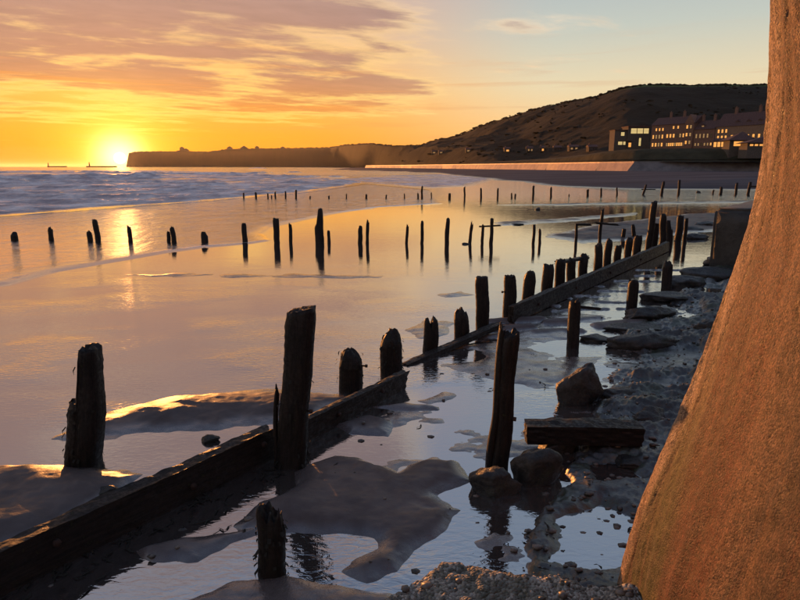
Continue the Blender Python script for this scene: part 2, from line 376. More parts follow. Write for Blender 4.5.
def beach_z(x, y):
    r = np.hypot(x, y)
    z = -.035 + 0 * x
    z -= sst(60, 600, r) * 1.5 * sst(.2, -.6, x / (r + 1e-6))
    # right of the groyne: shallow pools and low wet sand
    side = sst(-.3, .6, x - (2.22 + .73 * (y - 12.06))) * sst(26, 22, y)
    nn = fbm(x * 1.1 + 5, y * 1.6, 5, .55)
    z += side * (.034 + .060 * nn) * sst(15.5, 11.0, y)
    near_ = sst(9.5, 7.0, y) * sst(-6, -3, x) * side
    z -= near_ * .016
    z += (1 - side) * .018 * fbm(x * .25 + 3, y * .8 + 2, 4)
    wob = .10 * fbm(x * 1.6, y * 1.6 + 8, 4, .55)
    wx = x + .16 * fbm(x * 1.3 + 40, y * 1.3, 4, .5); wy = y + .22 * fbm(x * 1.3, y * 1.3 + 60, 4, .5)
    for pts, hgt, soft in bars_:
        sd_ = sdpoly(wx, wy, pts) + wob * min(1, soft * 3)
        z = np.maximum(z, -.05 + (hgt + .05) * sst(-soft * 1.2, soft * 1.6, sd_) * (1 + .5 * nn))
    for p, q, wd, hgt in slivers:
        if max(p[1], q[1]) > 60: continue
        dd = sdseg(x, y, p, q) + .05 * fbm(x * 5, y * 5, 3)
        z = np.maximum(z, -.05 + (hgt + .05) * np.sqrt(np.clip(1 - (dd / wd) ** 2, 0, 1)))
    # rock shelf
    ss = sdpoly(x, y, shelf) + .22 * fbm(x * 2.2 + 4, y * 2.2, 5, .6)
    rk_ = sst(-.03, .10, ss)
    rid = 1 - np.abs(fbm(x * 1.1 + 2, y * 1.5 + 7, 5, .58)) * 2.2
    rz = .03 + .07 * np.abs(fbm(x * 4.5, y * 7 + 3, 5, .66)) + .015 * fbm(x * 16, y * 22, 4, .65) + .07 * fbm(x * .9 + 1, y * 1.1, 3) + .11 * np.clip(rid, 0, 1) * sst(.0, .5, ss) + .05 * fbm(x * 7, y * 9, 4, .6) + .05 * sst(.3, 1.5, ss)
    rz = np.where(y < 7, .05 + (rz - .05) * (.45 + .55 * sst(5.2, 7.0, y)), rz)
    for pts in shelf_pools:
        rz = rz - (.12 * sst(-.12, .10, sdpoly(x, y, pts) + .06 * fbm(x * 4, y * 4, 3)))
    z = np.where(rk_ > 0, np.maximum(z, -.05 + (rz + .05) * rk_), z)
    # head of the bay
    fb = sdpoly(x, y, far_beach) + 3 * fbm(x * .05, y * .12, 3)
    z = np.where(fb > 0, z + .05 + np.minimum(fb * .020, 1.1), z)
    dryf = sst(-1, 4, fb)
    # land behind the sea wall on the right
    return z, rk_, dryf

def polar(azs, rs, zf):
    A, Rr = np.meshgrid(np.radians(azs), rs)
    x = (Rr * np.sin(A)).ravel(); y = (Rr * np.cos(A)).ravel(); return x, y
azs = np.concatenate([np.linspace(-180, -40, 36)[:-1], np.linspace(-40, 42, 760), np.linspace(42, 180, 36)[1:-1]])
rs = np.concatenate([np.geomspace(.25, 3.2, 14)[:-1], np.geomspace(3.2, 34, 640), np.geomspace(34, 300, 190)[1:], np.geomspace(300, 30000, 24)[1:]])
x, y = polar(azs, rs, None)
z, rk_, dryf = beach_z(x, y)
beach = mesh_obj('beach', np.stack([x, y, z], 1), gridfaces(len(rs), len(azs), True), M_beach, attrs={'rock': rk_, 'dry': dryf})
tag(beach, kind='structure')

# ------------------------------------------------------------------ sea
foam_edge = PP([(-400, 232), (0, 216), (100, 208), (200, 201), (300, 192.5), (345, 186), (366, 182), (350, 179.5), (300, 176), (240, 172.5), (150, 170.5), (-400, 170)])
foam2 = PP([(330, 179), (380, 176), (440, 174), (500, 178), (470, 186), (430, 188), (400, 186), (366, 183)])
swash = PP([(-400, 330), (0, 283), (40, 272), (100, 262), (160, 252), (200, 247), (248, 243), (262, 241), (256, 234), (266, 227), (300, 220), (330, 214), (380, 207), (440, 203.5), (430, 190), (366, 184), (300, 193), (200, 201.5), (0, 216.5), (-400, 232)])
lip = [(-400, 330), (0, 283), (40, 272), (100, 262), (160, 252), (200, 247), (248, 243), (264, 240.5), (256, 234), (266, 227), (300, 220), (330, 214), (355, 210), (400, 207), (440, 203.5)]
breaker = PP([(-300, 185), (-60, 183), (0, 181.5), (60, 180.5), (110, 179), (150, 178)])
breaker2 = PP([(225, 169.5), (245, 169.3), (262, 169.6)])
def sea_z(x, y):
    r = np.hypot(x, y)
    z = 0 * x; foam = 0 * x; rip = np.full(x.shape, .035)
    fe = sdpoly(x, y, foam_edge); f2 = sdpoly(x, y, foam2); sw = sdpoly(x, y, swash)
    n1 = fbm(x * .25, y * .55, 5, .6); n2 = fbm(x * .09 + 4, y * .28, 5, .6)
    foam = np.maximum(foam, sst(-.3, 1.5, fe) * (.74 + .40 * n1)); foam = np.maximum(foam, sst(-1, 4, f2) * (.60 + .5 * n2))
    z += sst(0, 3, fe) * (.13 + .17 * np.clip(n1, -1, 1)) * sst(150, 60, r) + sst(0, 3, fe) * .22 * n2
    rip = np.maximum(rip, .55 * sst(-.5, 1.0, sw) * sst(2, -2, fe)); rip = np.maximum(rip, .8 * sst(-2, 4, f2))
    # thin foam line on the advancing lip
    L = PP(lip); dl = np.full(x.shape, 1e9)
    for i in range(len(L) - 1): dl = np.minimum(dl, sdseg(x, y, L[i], L[i + 1]))
    wl = .10 + .30 * sst(-3, -12, x)
    z += np.where(sw > -.4, .035 * np.exp(-(dl / (wl * 1.1)) ** 2), 0)
    foam = np.maximum(foam, np.where(sw > -.15, (.36 + .32 * sst(-8, -14, x)) * np.exp(-(dl / wl) ** 2) * (1 + .5 * n1), 0))
    # breaking waves
    for B_, hh, wd in ((breaker, 1.35, 2.6), (breaker2, 2.6, 10.)):
        db = np.full(x.shape, 1e9); 
        for i in range(len(B_) - 1): db = np.minimum(db, sdseg(x, y, B_[i], B_[i + 1]))
        bb = np.exp(-(db / wd) ** 2) * (1 + .35 * fbm(x * .18, y * .3, 3)); z += hh * bb
        foam = np.maximum(foam, sst(.15, .5, bb) * .75)
    # rolling crests inside the surf, each with a bright back and a dark face
    for (vv, u0, u1, hh) in ((173.2, -300, 330, .8), (176.4, -300, 340, .5), (184.5, -300, 300, .42), (188.5, -300, 250, .35), (194, -300, 320, .30), (199.5, -300, 200, .24), (205, -300, 130, .20)):
        Lc = PP([(u, vv + (2.2 if vv > 182 else .5) * (-(u - 0) / 300.0) * (vv - 168) / 15 + 1.0 * math.sin(u * .021 + vv)) for u in range(u0, u1 + 1, 40)])
        dc = np.full(x.shape, 1e9)
        for i in range(len(Lc) - 1): dc = np.minimum(dc, sdseg(x, y + .8 * n1 * (r / 60), Lc[i], Lc[i + 1]))
        wc = .022 * gp(0, vv)[1] * .35 + .25; cr = np.exp(-(dc / wc) ** 2) * sst(-.2, .35, n2 + .25); z += hh * cr; foam = np.maximum(foam, cr * 1.0)
    # open sea
    op = sst(110, 260, r) * sst(.12, -.02, x / (r + 1e-6)); z += op * .25 * fbm(x * .02, y * .07, 4)
    rip = np.maximum(rip, op * .9)
    # near pools: light wind ripples in patches
    pr = sst(24, 6, y) * sst(.0, .8, fbm(x * .5 + 9, y * .7, 3) + .30)
    rip = np.maximum(rip, .035 + .22 * pr)
    return z, foam, rip
azs = np.concatenate([np.linspace(-180, -40, 24)[:-1], np.linspace(-40, 42, 480), np.linspace(42, 180, 24)[1:-1]])
rs = np.concatenate([np.geomspace(.25, 5, 14)[:-1], np.geomspace(5, 20, 120), np.geomspace(20, 190, 470)[1:], np.geomspace(190, 600, 70)[1:], np.geomspace(600, 30000, 34)[1:]])
x, y = polar(azs, rs, None); z, fm, rp = sea_z(x, y)
sea = mesh_obj('sea', np.stack([x, y, z], 1), gridfaces(len(rs), len(azs), True), M_sea, attrs={'foam': fm, 'ripple': rp})
tag(sea, kind='structure')

# ------------------------------------------------------------------ hills and headland
M_hill, t = mat('rough_hill_grass')
nA = t.noise(t.pos, .012, 8, .62); nB = t.noise(t.pos, .12, 8, .65)
hc = t.mix(t.rng(nA, .38, .62), (.009, .009, .006), (.019, .016, .010)); hc = t.mix(t.rng(nB, .5, .65), hc, (.012, .013, .008))
zz = t.sep(t.pos)[2]
hc = t.mix(t.m('MULTIPLY', t.rng(zz, 86, 90), t.rng(t.sep(t.pos)[1], 1500, 1400)), hc, (.07, .11, .03))
setp(t, Base_Color=hc, Roughness=.95); t.bs.inputs['Specular IOR Level'].default_value = .1
t.put(t.bs.inputs['Normal'], t.bump(nB, .8, 3.0))
sky_pts = [(131, 153.5), (136, 152.5), (180, 152), (210, 152.5), (228, 150), (260, 149.5), (300, 149), (330, 148.5), (345, 146), (370, 144.5), (395, 147), (420, 146), (437, 141), (448, 139.5), (458, 137), (473, 131), (490, 125), (510, 119), (538, 112), (560, 107), (591, 102), (606, 97), (622, 93), (640, 90.5), (680, 91.5), (720, 91), (772, 91), (860, 90), (1000, 92)]
us = np.concatenate([[126, 128.5, 130], np.linspace(131, 1000, 520)])
su, sv = zip(*sky_pts); Vs = np.interp(us, su, sv)
ridge_y = np.interp(us, [130, 300, 365, 430, 520, 620, 1000], [6500, 4600, 2900, 1600, 1000, 720, 700])
foot_y = np.interp(us, [130, 300, 365, 400, 470, 600, 700, 1000], [6300, 4200, 1450, 1000, 580, 400, 400, 400])
foot_z = np.interp(us, [130, 300, 355, 380, 470, 600, 700, 1000], [-1, -1, 0, 4.5, 5, 9, 12.5, 12.5])
_k = np.ones(21) / 21; _sm = lambda a: np.convolve(np.pad(a, 10, 'edge'), _k, 'valid')
ridge_y = _sm(ridge_y); foot_y = np.maximum(_sm(foot_y), 1.10 * np.interp(us, [366, 400, 440, 480, 520, 560, 600, 634], [1150, 870, 640, 500, 410, 345, 295, 268])); foot_y = _sm(np.concatenate([foot_y])); foot_z = _sm(foot_z)
ts = np.linspace(0, 1, 90)
cs_ = math.cos(TH)
XX = []; ZZ = []; YY = []
for tt in ts:
    yy = foot_y + (ridge_y - foot_y) * tt
    xx = (us - 400) / F * cs_ * yy
    zr = H + (166.6 - Vs) / F * ridge_y / cs_ * cs_
    cliff = np.interp(us, [130, 340, 440, 520], [1, 1, .3, 0])
    prof = (1 - cliff) * (tt ** 1.0 * .55 + .45 * (3 * tt ** 2 - 2 * tt ** 3)) + cliff * np.minimum(1, (tt / .12) ** .8 * .8 + tt * .2)
    zz_ = foot_z + (zr - foot_z) * prof
    amp = (ridge_y * .008) * np.sin(np.pi * np.clip(tt, 0, 1)) ** .7
    zz_ = zz_ + amp * (fbm(xx * .012, yy * .012, 5, .55)) + np.minimum(ridge_y / 500, 2) * .5 * fbm(xx * .08, yy * .08, 4)
    zz_ = np.minimum(zz_, H + (zr - H) * (yy / ridge_y) * np.where(us < 520, .97, 1.05) + (.03 * (zr - H) if tt > .98 else 0))
    XX.append(xx); YY.append(yy); ZZ.append(zz_)
for k, dz in ((1.05, -4), (1.4, -30), (2.2, -160)):
    yy = ridge_y * k; XX.append((us - 400) / F * cs_ * yy); YY.append(yy); ZZ.append(ZZ[len(ts) - 1] + dz * np.where(us < 400, .8, .25))
XX, YY, ZZ = map(np.array, (XX, YY, ZZ))
ZZ[:, 0] = -6; ZZ[:, 1] = np.minimum(ZZ[:, 1], H + .013 * YY[:, 1])
ZZ[:, 0:1] = -6
hill = mesh_obj('hill', np.stack([XX.ravel(), YY.ravel(), ZZ.ravel()], 1), gridfaces(XX.shape[0], XX.shape[1]), M_hill)
tag(hill, kind='structure')
_r = np.random.RandomState(21); bv = []; bf = []; cnt = 0
ico = bmesh.new(); bmesh.ops.create_icosphere(ico, subdivisions=1, radius=1.0); iv = np.array([v.co[:] for v in ico.verts]); ifc = np.array([[v.index for v in f.verts] for f in ico.faces]); ico.free()
for k in range(1500 + 1300):
    if k < 1500: j = _r.randint(4, len(us)); i = len(ts) - 1 - int(_r.rand() ** 2 * 5)
    else: j = _r.randint(150, len(us)); i = _r.randint(1, len(ts) - 2)
    px_, py_, pz0 = XX[i, j], YY[i, j], ZZ[i, j]
    if k >= 1500 and float(vnoise(np.array([px_ * .02]), np.array([py_ * .02]))[0]) < .45: continue
    sz = (.7 + 1.6 * _r.rand() ** 2) * (py_ / 700) ** .5 * (.8 if k >= 1500 else 1.0)
    if us[j] < 440 and k < 1500: sz *= .9
    vv = iv * (1 + .45 * (_r.rand(len(iv), 1) - .5)) * np.array([sz * (1 + 1.4 * _r.rand()), sz, sz * .75]) + np.array([px_ + _r.uniform(-3, 3), py_, pz0 + sz * .2])
    bv.append(vv); bf.append(ifc + cnt); cnt += len(iv)
M_scrub = simple('dark_scrub', (.010, .010, .006), (.020, .018, .011), 1, .95, .3, .1, 4, .1)
scrub = mesh_obj('hillside_scrub', np.concatenate(bv), np.concatenate(bf), M_scrub, None, False); tag(scrub, kind='stuff')
def hill_z(u, yy):
    j = int(np.argmin(np.abs(us - u))); return float(np.interp(yy, YY[:, j], ZZ[:, j]))

# ------------------------------------------------------------------ promenade sea wall across the bay (a sloping revetment)
M_rev = simple('sun_orange_revetment_concrete', (.50, .22, .085), (.68, .34, .14), .25, .8, .5, .3)  # orange of the low sun is mixed into the concrete's base colour
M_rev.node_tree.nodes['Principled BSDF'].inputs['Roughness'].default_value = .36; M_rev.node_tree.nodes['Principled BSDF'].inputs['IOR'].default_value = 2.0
rev_path = [(u, yb) for u, yb in ((366, 1150), (400, 870), (440, 640), (480, 500), (520, 410), (560, 345), (600, 295), (634, 268))]
rv = empty('promenade_sea_wall', (0, 0, 0))
tag(rv, 'long sloping sea wall across the bay glowing orange in the low sun', 'sea wall')
P3 = [((u - 400) / F * cs_ * yb, yb) for u, yb in rev_path]
L = []
for (a, b) in zip(P3[:-1], P3[1:]):
    ln = math.dist(a, b); n_ = max(2, int(ln / 14))
    for i in range(n_): L.append((a[0] + (b[0] - a[0]) * i / n_, a[1] + (b[1] - a[1]) * i / n_))
nlit = len(L); q0 = P3[-1]
L += [(q0[0] + qx, q0[1] + qy) for qx, qy in ((0, 0), (8, -2), (30, -10), (46, -16), (62, -22), (82, -29), (100, -36), (150, -52))]
NV = []
for i in range(len(L)):
    a = L[max(0, i - 1)]; b = L[min(len(L) - 1, i + 1)]; dx, dy = b[0] - a[0], b[1] - a[1]; l_ = math.hypot(dx, dy); NV.append((dy / l_, -dx / l_))
M_rev2 = simple('shaded_grey_revetment_concrete', (.10, .09, .09), (.16, .145, .14), .3, .85, .4, .2)  # same wall out of the sun; its shade is put into this darker grey
g2 = empty('grey_sea_wall', (0, 0, 0)); tag(g2, 'grey sloping sea wall below the hotels, out of the sun', 'sea wall')
random.seed(3)
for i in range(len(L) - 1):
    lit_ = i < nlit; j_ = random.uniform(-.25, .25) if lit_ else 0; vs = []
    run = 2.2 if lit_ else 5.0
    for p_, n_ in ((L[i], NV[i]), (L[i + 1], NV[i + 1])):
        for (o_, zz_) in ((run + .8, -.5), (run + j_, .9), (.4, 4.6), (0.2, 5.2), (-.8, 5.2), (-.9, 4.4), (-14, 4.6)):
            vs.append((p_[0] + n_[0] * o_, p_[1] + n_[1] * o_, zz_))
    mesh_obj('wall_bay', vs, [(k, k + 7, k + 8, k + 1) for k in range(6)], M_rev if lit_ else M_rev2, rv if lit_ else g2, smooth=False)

# grass bank and road under the hotels
M_bank = simple('dark_bank_grass', (.030, .030, .018), (.055, .050, .030), .2, .95, .5, .5, 8, .1)
bu = np.linspace(470, 1000, 120); prof_b = [(0, 5.0), (4, 5.5), (10, 6.0), (13, 8.8), (16, 10.3), (45, 11.8), (110, 12.6), (190, 14.5)]
by0 = np.interp(bu, [470, 600, 634, 670, 740, 1000], [530, 300, 272, 262, 249, 225]); vs = []
for (o_, zz_) in prof_b:
    for k, u in enumerate(bu):
        yy = by0[k] + o_; f_ = np.interp(u, [470, 560, 620], [.25, .6, 1.0])
        vs.append(((u - 400) / F * cs_ * yy, yy, 5 + (zz_ - 5) * f_ + .25 * float(fbm(np.array([u * .2]), np.array([yy * .1]), 3)[0])))
bank = mesh_obj('bank', vs, gridfaces(len(prof_b), len(bu)), M_bank); tag(bank, kind='structure')
M_road = simple('road_asphalt', (.045, .045, .048), (.06, .06, .062), 1, .7)
vs = []
for o_ in (4.5, 9.5):
    for k, u in enumerate(bu):
        yy = by0[k] + o_; f_ = np.interp(u, [470, 560, 620], [.35, .6, 1.0])
        vs.append(((u - 400) / F * cs_ * yy, yy, 5 + (5.9 - 5) * f_ + .5))
road = mesh_obj('road', vs, gridfaces(2, len(bu)), M_road); tag(road, kind='structure')

# ------------------------------------------------------------------ buildings
M_brick = simple('dark_red_brick', (.17, .095, .07), (.25, .145, .105), 3, .9, .3, .02, 5, .2)
M_stone = simple('grey_render', (.09, .08, .07), (.12, .105, .09), 2, .9, .3, .02, 5, .2)
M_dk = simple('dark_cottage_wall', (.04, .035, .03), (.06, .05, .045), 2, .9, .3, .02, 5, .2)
M_roof = simple('dark_roof_tiles', (.07, .04, .04), (.13, .075, .065), 3, .85, .3, .02, 5, .2)
M_frame = simple('white_window_paint', (.10, .07, .05), (.14, .10, .07), 3, .6)
def lit(name, c, s):
    m, t = mat(name); setp(t, Base_Color=(.05, .05, .05, 1), Roughness=.2, Emission_Color=c + (1,), Emission_Strength=s); return m
M_lit = lit('lit_window_glass', (1.0, .42, .09), .95); M_litp = lit('pale_lit_window_glass', (1.0, .72, .28), .62); M_dim = lit('dim_window_glass', (1.0, .55, .2), .30)
M_dark, _t = mat('dark_window_glass'); setp(_t, Base_Color=(.02, .02, .025, 1), Roughness=.1)
win_cache = {}
def window(parent, x, z, w_, h_, m, yf=0.0):
    key = (round(w_, 2), round(h_, 2), m.name)
    if key not in win_cache:
        f = MB(); tk = .09
        f.box((-w_ / 2 - tk, -.06, -tk), (-w_ / 2, .05, h_ + tk)); f.box((w_ / 2, -.06, -tk), (w_ / 2 + tk, .05, h_ + tk))
        f.box((-w_ / 2, -.06, -tk), (w_ / 2, .05, 0)); f.box((-w_ / 2, -.06, h_), (w_ / 2, .05, h_ + tk)); f.box((-w_ / 2, -.04, h_ * .5 - .03), (w_ / 2, .03, h_ * .5 + .03))
        a = f.build('window', M_frame); b = MB().box((-w_ / 2, -.012, 0), (w_ / 2, .012, h_)).build('pane', m, a)
        win_cache[key] = (a, b); first = True
        a.parent = parent; a.location = (x, yf, z); return a
    a0, b0 = win_cache[key]; a = a0.copy(); C.objects.link(a); a.parent = parent; a.location = (x, yf, z)
    b = b0.copy(); C.objects.link(b); b.parent = a; return a

def at(u, yy): return ((u - 400) / F * cs_ * yy, yy)
def zpx(v, yy): return H + (166.6 - v) / F * yy * cs_
def gable_roof(w_, d_, z0, zr, over=.4):
    g = MB(); o = over
    g.poly([(-o, -o, z0), (w_ + o, -o, z0), (w_ + o, d_ + o, z0), (-o, d_ + o, z0), (-o, d_ / 2, zr), (w_ + o, d_ / 2, zr)], [(0, 1, 5, 4), (2, 3, 4, 5), (1, 2, 5), (3, 0, 4), (3, 2, 1, 0)])
    return g
def chimney(parent, x, y, z, h=2.2):
    g = MB().box((x - .5, y - .5, z - 1.5), (x + .5, y + .5, z + h)); g.box((x - .62, y - .62, z + h), (x + .62, y + .62, z + h + .2)); g.box((x - .25, y - .2, z + h + .2), (x + .05, y + .1, z + h + .8))
    return g.build('chimney', M_brick, parent)
def building(name, label, u0, y0, u1, y1, vb, ve, vr, depth, wallm, rows, roofh=None, chim=(), dormers=(), gables=()):
    """front wall from (u0,y0) to (u1,y1); rows: (fraction height, n, w, h, pattern)"""
    p0 = at(u0, y0); p1 = at(u1, y1); zb = zpx(vb, y0) - .4; L_ = math.dist(p0, p1); ang = math.atan2(p1[1] - p0[1], p1[0] - p0[0])
    hw = zpx(ve, y0) - zb; hr = zpx(vr, y0) - zb
    e = empty(name, (p0[0], p0[1], zb), ang); tag(e, label, 'building')
    MB().box((0, 0, -6), (L_, depth, hw)).build('wall', wallm, e)
    rf = gable_roof(L_, depth, hw + .003, hr).build('roof', M_roof, e)
    for fx in chim: chimney(rf, L_ * fx, depth / 2, hr)
    for (fz, fx0, fx1, n_, ww, wh, pat) in rows:
        for k in range(n_):
            c_ = pat[k % len(pat)]
            if c_ == ' ': continue
            m = {'l': M_lit, 'p': M_litp, 'd': M_dim, 'x': M_dark}[c_]
            window(e, L_ * (fx0 + (fx1 - fx0) * (k + .5) / n_), hw * fz, ww, wh, m, -.05)
    for (fx, c_) in dormers:
        xd = L_ * fx; yd = depth * .12; zd = hw + .35
        g = MB().box((xd - .95, yd, zd - .4), (xd + .95, yd + 3.0, zd + 1.6)); dm = g.build('dormer', wallm, e)
        MB().poly([(xd - 1.2, yd - .25, zd + 1.6), (xd + 1.2, yd - .25, zd + 1.6), (xd, yd - .25, zd + 2.5), (xd - 1.2, yd + 3.6, zd + 1.6), (xd + 1.2, yd + 3.6, zd + 1.6), (xd, yd + 3.6, zd + 2.5)], [(0, 1, 2), (0, 2, 5, 3), (1, 4, 5, 2), (3, 5, 4), (0, 3, 4, 1)]).build('dormer_roof', M_roof, dm)
        window(e, xd, zd + .1, 1.0, 1.25, {'l': M_lit, 'd': M_dim, 'p': M_litp}[c_], yd - .05)
    for (fx, gw, gh) in gables:
        xd = L_ * fx
        MB().poly([(xd - gw / 2, -.35, -5), (xd + gw / 2, -.35, -5), (xd + gw / 2, -.35, hw + .4), (xd, -.35, hw + gh), (xd - gw / 2, -.35, hw + .4), (xd - gw / 2, 5, -5), (xd + gw / 2, 5, -5), (xd + gw / 2, 5, hw + .4), (xd, 5, hw + gh), (xd - gw / 2, 5, hw + .4)],
                  [(0, 1, 2, 3, 4), (1, 6, 7, 2), (5, 0, 4, 9), (2, 7, 8, 3), (3, 8, 9, 4)]).build('gable', wallm, e)
        for fz, c_ in ((.12, 'l'), (.45, 'l'), (.78, 'l')): window(e, xd - gw * .2, hw * fz, .9, 1.5, {'l': M_lit}[c_], -.42); window(e, xd + gw * .2, hw * fz, .9, 1.5, M_dim, -.42)
    return e
# modern flat-roofed house
p0 = at(613, 330); zb = zpx(148.5, 330) - .5
e = empty('modern_house', (p0[0], p0[1], zb), 0); tag(e, 'modern flat roofed house with wide lit upper windows, left of the hotels', 'building')
MB().box((0, 1, -4), (6.5, 9, 9.6)).build('wing', M_stone, e); MB().box((6.6, 0, -4), (18, 9, 11.2)).build('wall', M_stone, e)
MB().box((6.2, -.8, 11.203), (18.4, 9.4, 11.7)).build('roof', M_roof, e); MB().box((-.3, .4, 9.603), (6.55, 9.3, 9.9)).build('wing_roof', M_roof, e)
MB().box((2, -1.2, 4.2), (8.8, .98, 4.5)).build('balcony', M_frame, e)
for xw, zw, ww, hh, m in ((9.6, 7.9, 3.0, 2.6, M_litp), (12.9, 7.9, 3.0, 2.6, M_litp), (16.1, 7.9, 2.6, 2.6, M_litp), (13.2, 1.6, 1.1, 4.0, M_litp), (8.0, 1.0, 1.4, 2.2, M_lit)): window(e, xw, zw, ww, hh, m, -.05)
for xw, zw, ww, hh, m in ((4.2, 6.8, 1.8, 1.8, M_litp), (3.2, 2.2, 2.2, 1.6, M_litp), (5.4, 2.2, 1.2, 1.6, M_litp)): window(e, xw, zw, ww, hh, m, .95)
building('hotel', 'brick hotel with a tall end gable and three rows of glowing windows', 648.5, 318, 690, 300, 147.5, 127, 119.5, 11, M_brick,
         [(.05, .02, .32, 4, .9, 1.7, 'lldl'), (.40, .02, .32, 4, .8, 1.8, 'lddl'), (.74, .08, .32, 3, .8, 1.3, 'lll'), (.05, .38, .82, 9, .8, 1.5, 'dllldlll'), (.42, .36, .82, 6, .9, 1.7, 'lllxdl'), (.80, .48, .80, 3, .8, 1.3, 'll ')], chim=(.3, .62), gables=((.9, 4.5, 4.2),))
building('terrace_house', 'low dark terrace with small windows between the gabled hotel and the long hotel', 690.5, 300, 711, 292, 147, 131, 122, 10, M_brick,
         [(.08, .05, .95, 6, .7, 1.2, 'ddxddl'), (.52, .05, .95, 5, .7, 1.8, 'ddddx')], chim=(.15, .7), dormers=((.35, 'd'),))
M_tan = simple('brown_sandstone', (.20, .13, .09), (.28, .19, .13), 3, .9, .3, .02, 5, .2)
building('long_hotel', 'long brown hotel with three lit dormers, nearest to the wall', 711.5, 292, 800, 258, 147, 128.5, 115.5, 12, M_tan,
         [(.36, .02, .16, 3, .9, 1.8, 'lll'), (.36, .18, .62, 7, 1.0, 1.9, 'lllllld'), (.70, .02, .16, 3, .9, 1.5, 'lll'), (.36, .66, .98, 5, 1.0, 1.9, 'xdxdx')], chim=(.14, .42, .75), dormers=((.24, 'l'), (.37, 'l'), (.50, 'l')))
building('glass_restaurant', 'low glazed front with a row of bright orange windows below the long hotel', 710.5, 282, 746, 270, 147.5, 141.5, 139, 6, M_brick,
         [(.12, .01, .99, 9, 1.25, 2.1, 'lllllllxl')])
def pavilion(u0, u1, yy, vb, ve, vp, label, n_):
    p0 = at(u0, yy); L_ = at(u1, yy)[0] - p0[0]; zb = zpx(vb, yy); hw = zpx(ve, yy) - zb; hp = zpx(vp, yy) - zb
    e = empty('pavilion', (p0[0], p0[1], zb), -.12); tag(e, label, 'pavilion')
    MB().box((0, 0, -4), (L_, 8, .6)).build('plinth', M_stone, e); MB().box((.3, .8, .6), (L_ - .3, 7.6, hw)).build('wall', M_stone, e)
    MB().poly([(-1.2, -1.2, hw), (L_ + 1.2, -1.2, hw), (L_ + 1.2, 9.2, hw), (-1.2, 9.2, hw), (L_ * .72, 4, hp), (L_ * .78, 4, hp)], [(0, 1, 5, 4), (1, 2, 5), (2, 3, 4, 5), (3, 0, 4), (3, 2, 1, 0)]).build('roof', M_roof, e)
    for k in range(n_): window(e, .9 + (L_ - 1.8) * (k + .5) / n_, .8, (L_ - 2) / n_ * .72, hw - 1.3, M_lit, .74)
pavilion(727, 747, 262, 148.5, 141, 132.5, 'pointed dark roofed pavilion left of the bright low pavilion', 1)
pavilion(745, 790, 250, 148.5, 143.5, 133, 'dark swept roofed pavilion with a bright strip of windows beside the wall', 9)
# far cottages on the slope
def hill_front(u): return float(np.interp(u, us, foot_y)) + 3
def cottage(u, vb, yy, w_, h_, label, m, wc, n_=1):
    yy = next((q for q in np.linspace(300, 1400, 1500) if q > hill_front(u) and hill_z(u, q) >= zpx(vb, q)), yy)
    p = at(u, yy); zb = zpx(vb, yy) - .2
    e = empty('cottage', (p[0] - w_ / 2, p[1], zb), 0); tag(e, label, 'house')
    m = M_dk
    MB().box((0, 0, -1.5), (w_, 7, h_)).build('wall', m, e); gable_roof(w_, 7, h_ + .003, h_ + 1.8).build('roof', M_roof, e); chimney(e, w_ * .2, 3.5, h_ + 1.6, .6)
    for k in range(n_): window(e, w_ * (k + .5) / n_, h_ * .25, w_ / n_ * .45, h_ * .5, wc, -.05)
cottage(507, 152.5, 430, 5.6, 3.3, 'small cottage with the brightest window on the dark hillside', M_stone, M_lit)
cottage(529.5, 152, 420, 5.6, 3.3, 'small pale cottage on the slope between two lit cottages', M_stone, M_dim, 2)
cottage(542, 152, 400, 3.7, 3.6, 'narrow cottage with one tall glowing window on the slope', M_stone, M_lit)
cottage(557, 151, 400, 6.2, 2.8, 'dark low cottage right of the narrow lit cottage', M_brick, M_dark, 3)
cottage(573, 150.5, 390, 7.4, 2.8, 'wide dark house on the slope with two faint windows', M_stone, M_dim, 2)
cottage(468, 152.5, 600, 5.6, 3.3, 'farthest right of three faint houses under the long ridge', M_stone, M_dim)
cottage(441, 154, 800, 6.2, 3.3, 'middle of three faint houses under the long ridge', M_stone, M_dim)
cottage(434, 154, 810, 6.2, 3.3, 'leftmost of three faint houses under the long ridge', M_stone, M_dim)
cottage(592, 151, 370, 6.2, 2.8, 'dark bungalow on the slope just left of the modern house', M_brick, M_dark, 3)

# ruined abbey and town on the headland
M_far = simple('dark_far_stone', (.08, .06, .05), (.12, .09, .07), .1, .9, .2, .2, 4, .2)
def far_block(name, label, cat, u, yy, boxes, base):
    p = at(u, yy); zb = zpx(base, yy); e = empty(name, (p[0], p[1], zb - 12)); tag(e, label, cat)
    for nm, (x0, x1, h_, dpt) in boxes:
        g = MB().box((x0, 0, -15), (x1, dpt, 12 + h_))
        if nm in ('tower', 'nave', 'house_wall'):
            g.poly([(x0 - .5, -.5, 12 + h_), (x1 + .5, -.5, 12 + h_), (x1 + .5, dpt + .5, 12 + h_), (x0 - .5, dpt + .5, 12 + h_), ((x0 + x1) / 2, dpt / 2, 12 + h_ + (x1 - x0) * .35)], [(0, 1, 4), (1, 2, 4), (2, 3, 4), (3, 0, 4)])
        g.build(nm, M_far, e)
far_block('church', 'dark church tower standing alone on the headland skyline', 'church', 181, 6100, [('tower', (0, 34, 32, 34)), ('nave', (34.01, 80, 12, 30)), ('porch', (-24, -.01, 7, 24))], 151.5)
far_block('town_house', 'tall dark house at the left end of the town on the headland', 'building', 228, 5300, [('house_wall', (0, 40, 15, 30)), ('wing', (40.01, 70, 6, 24))], 150)
far_block('town_house', 'broad dark house midway along the town on the headland', 'building', 241, 5200, [('house_wall', (0, 60, 10, 30)), ('wing', (60.01, 90, 4, 24))], 149.8)
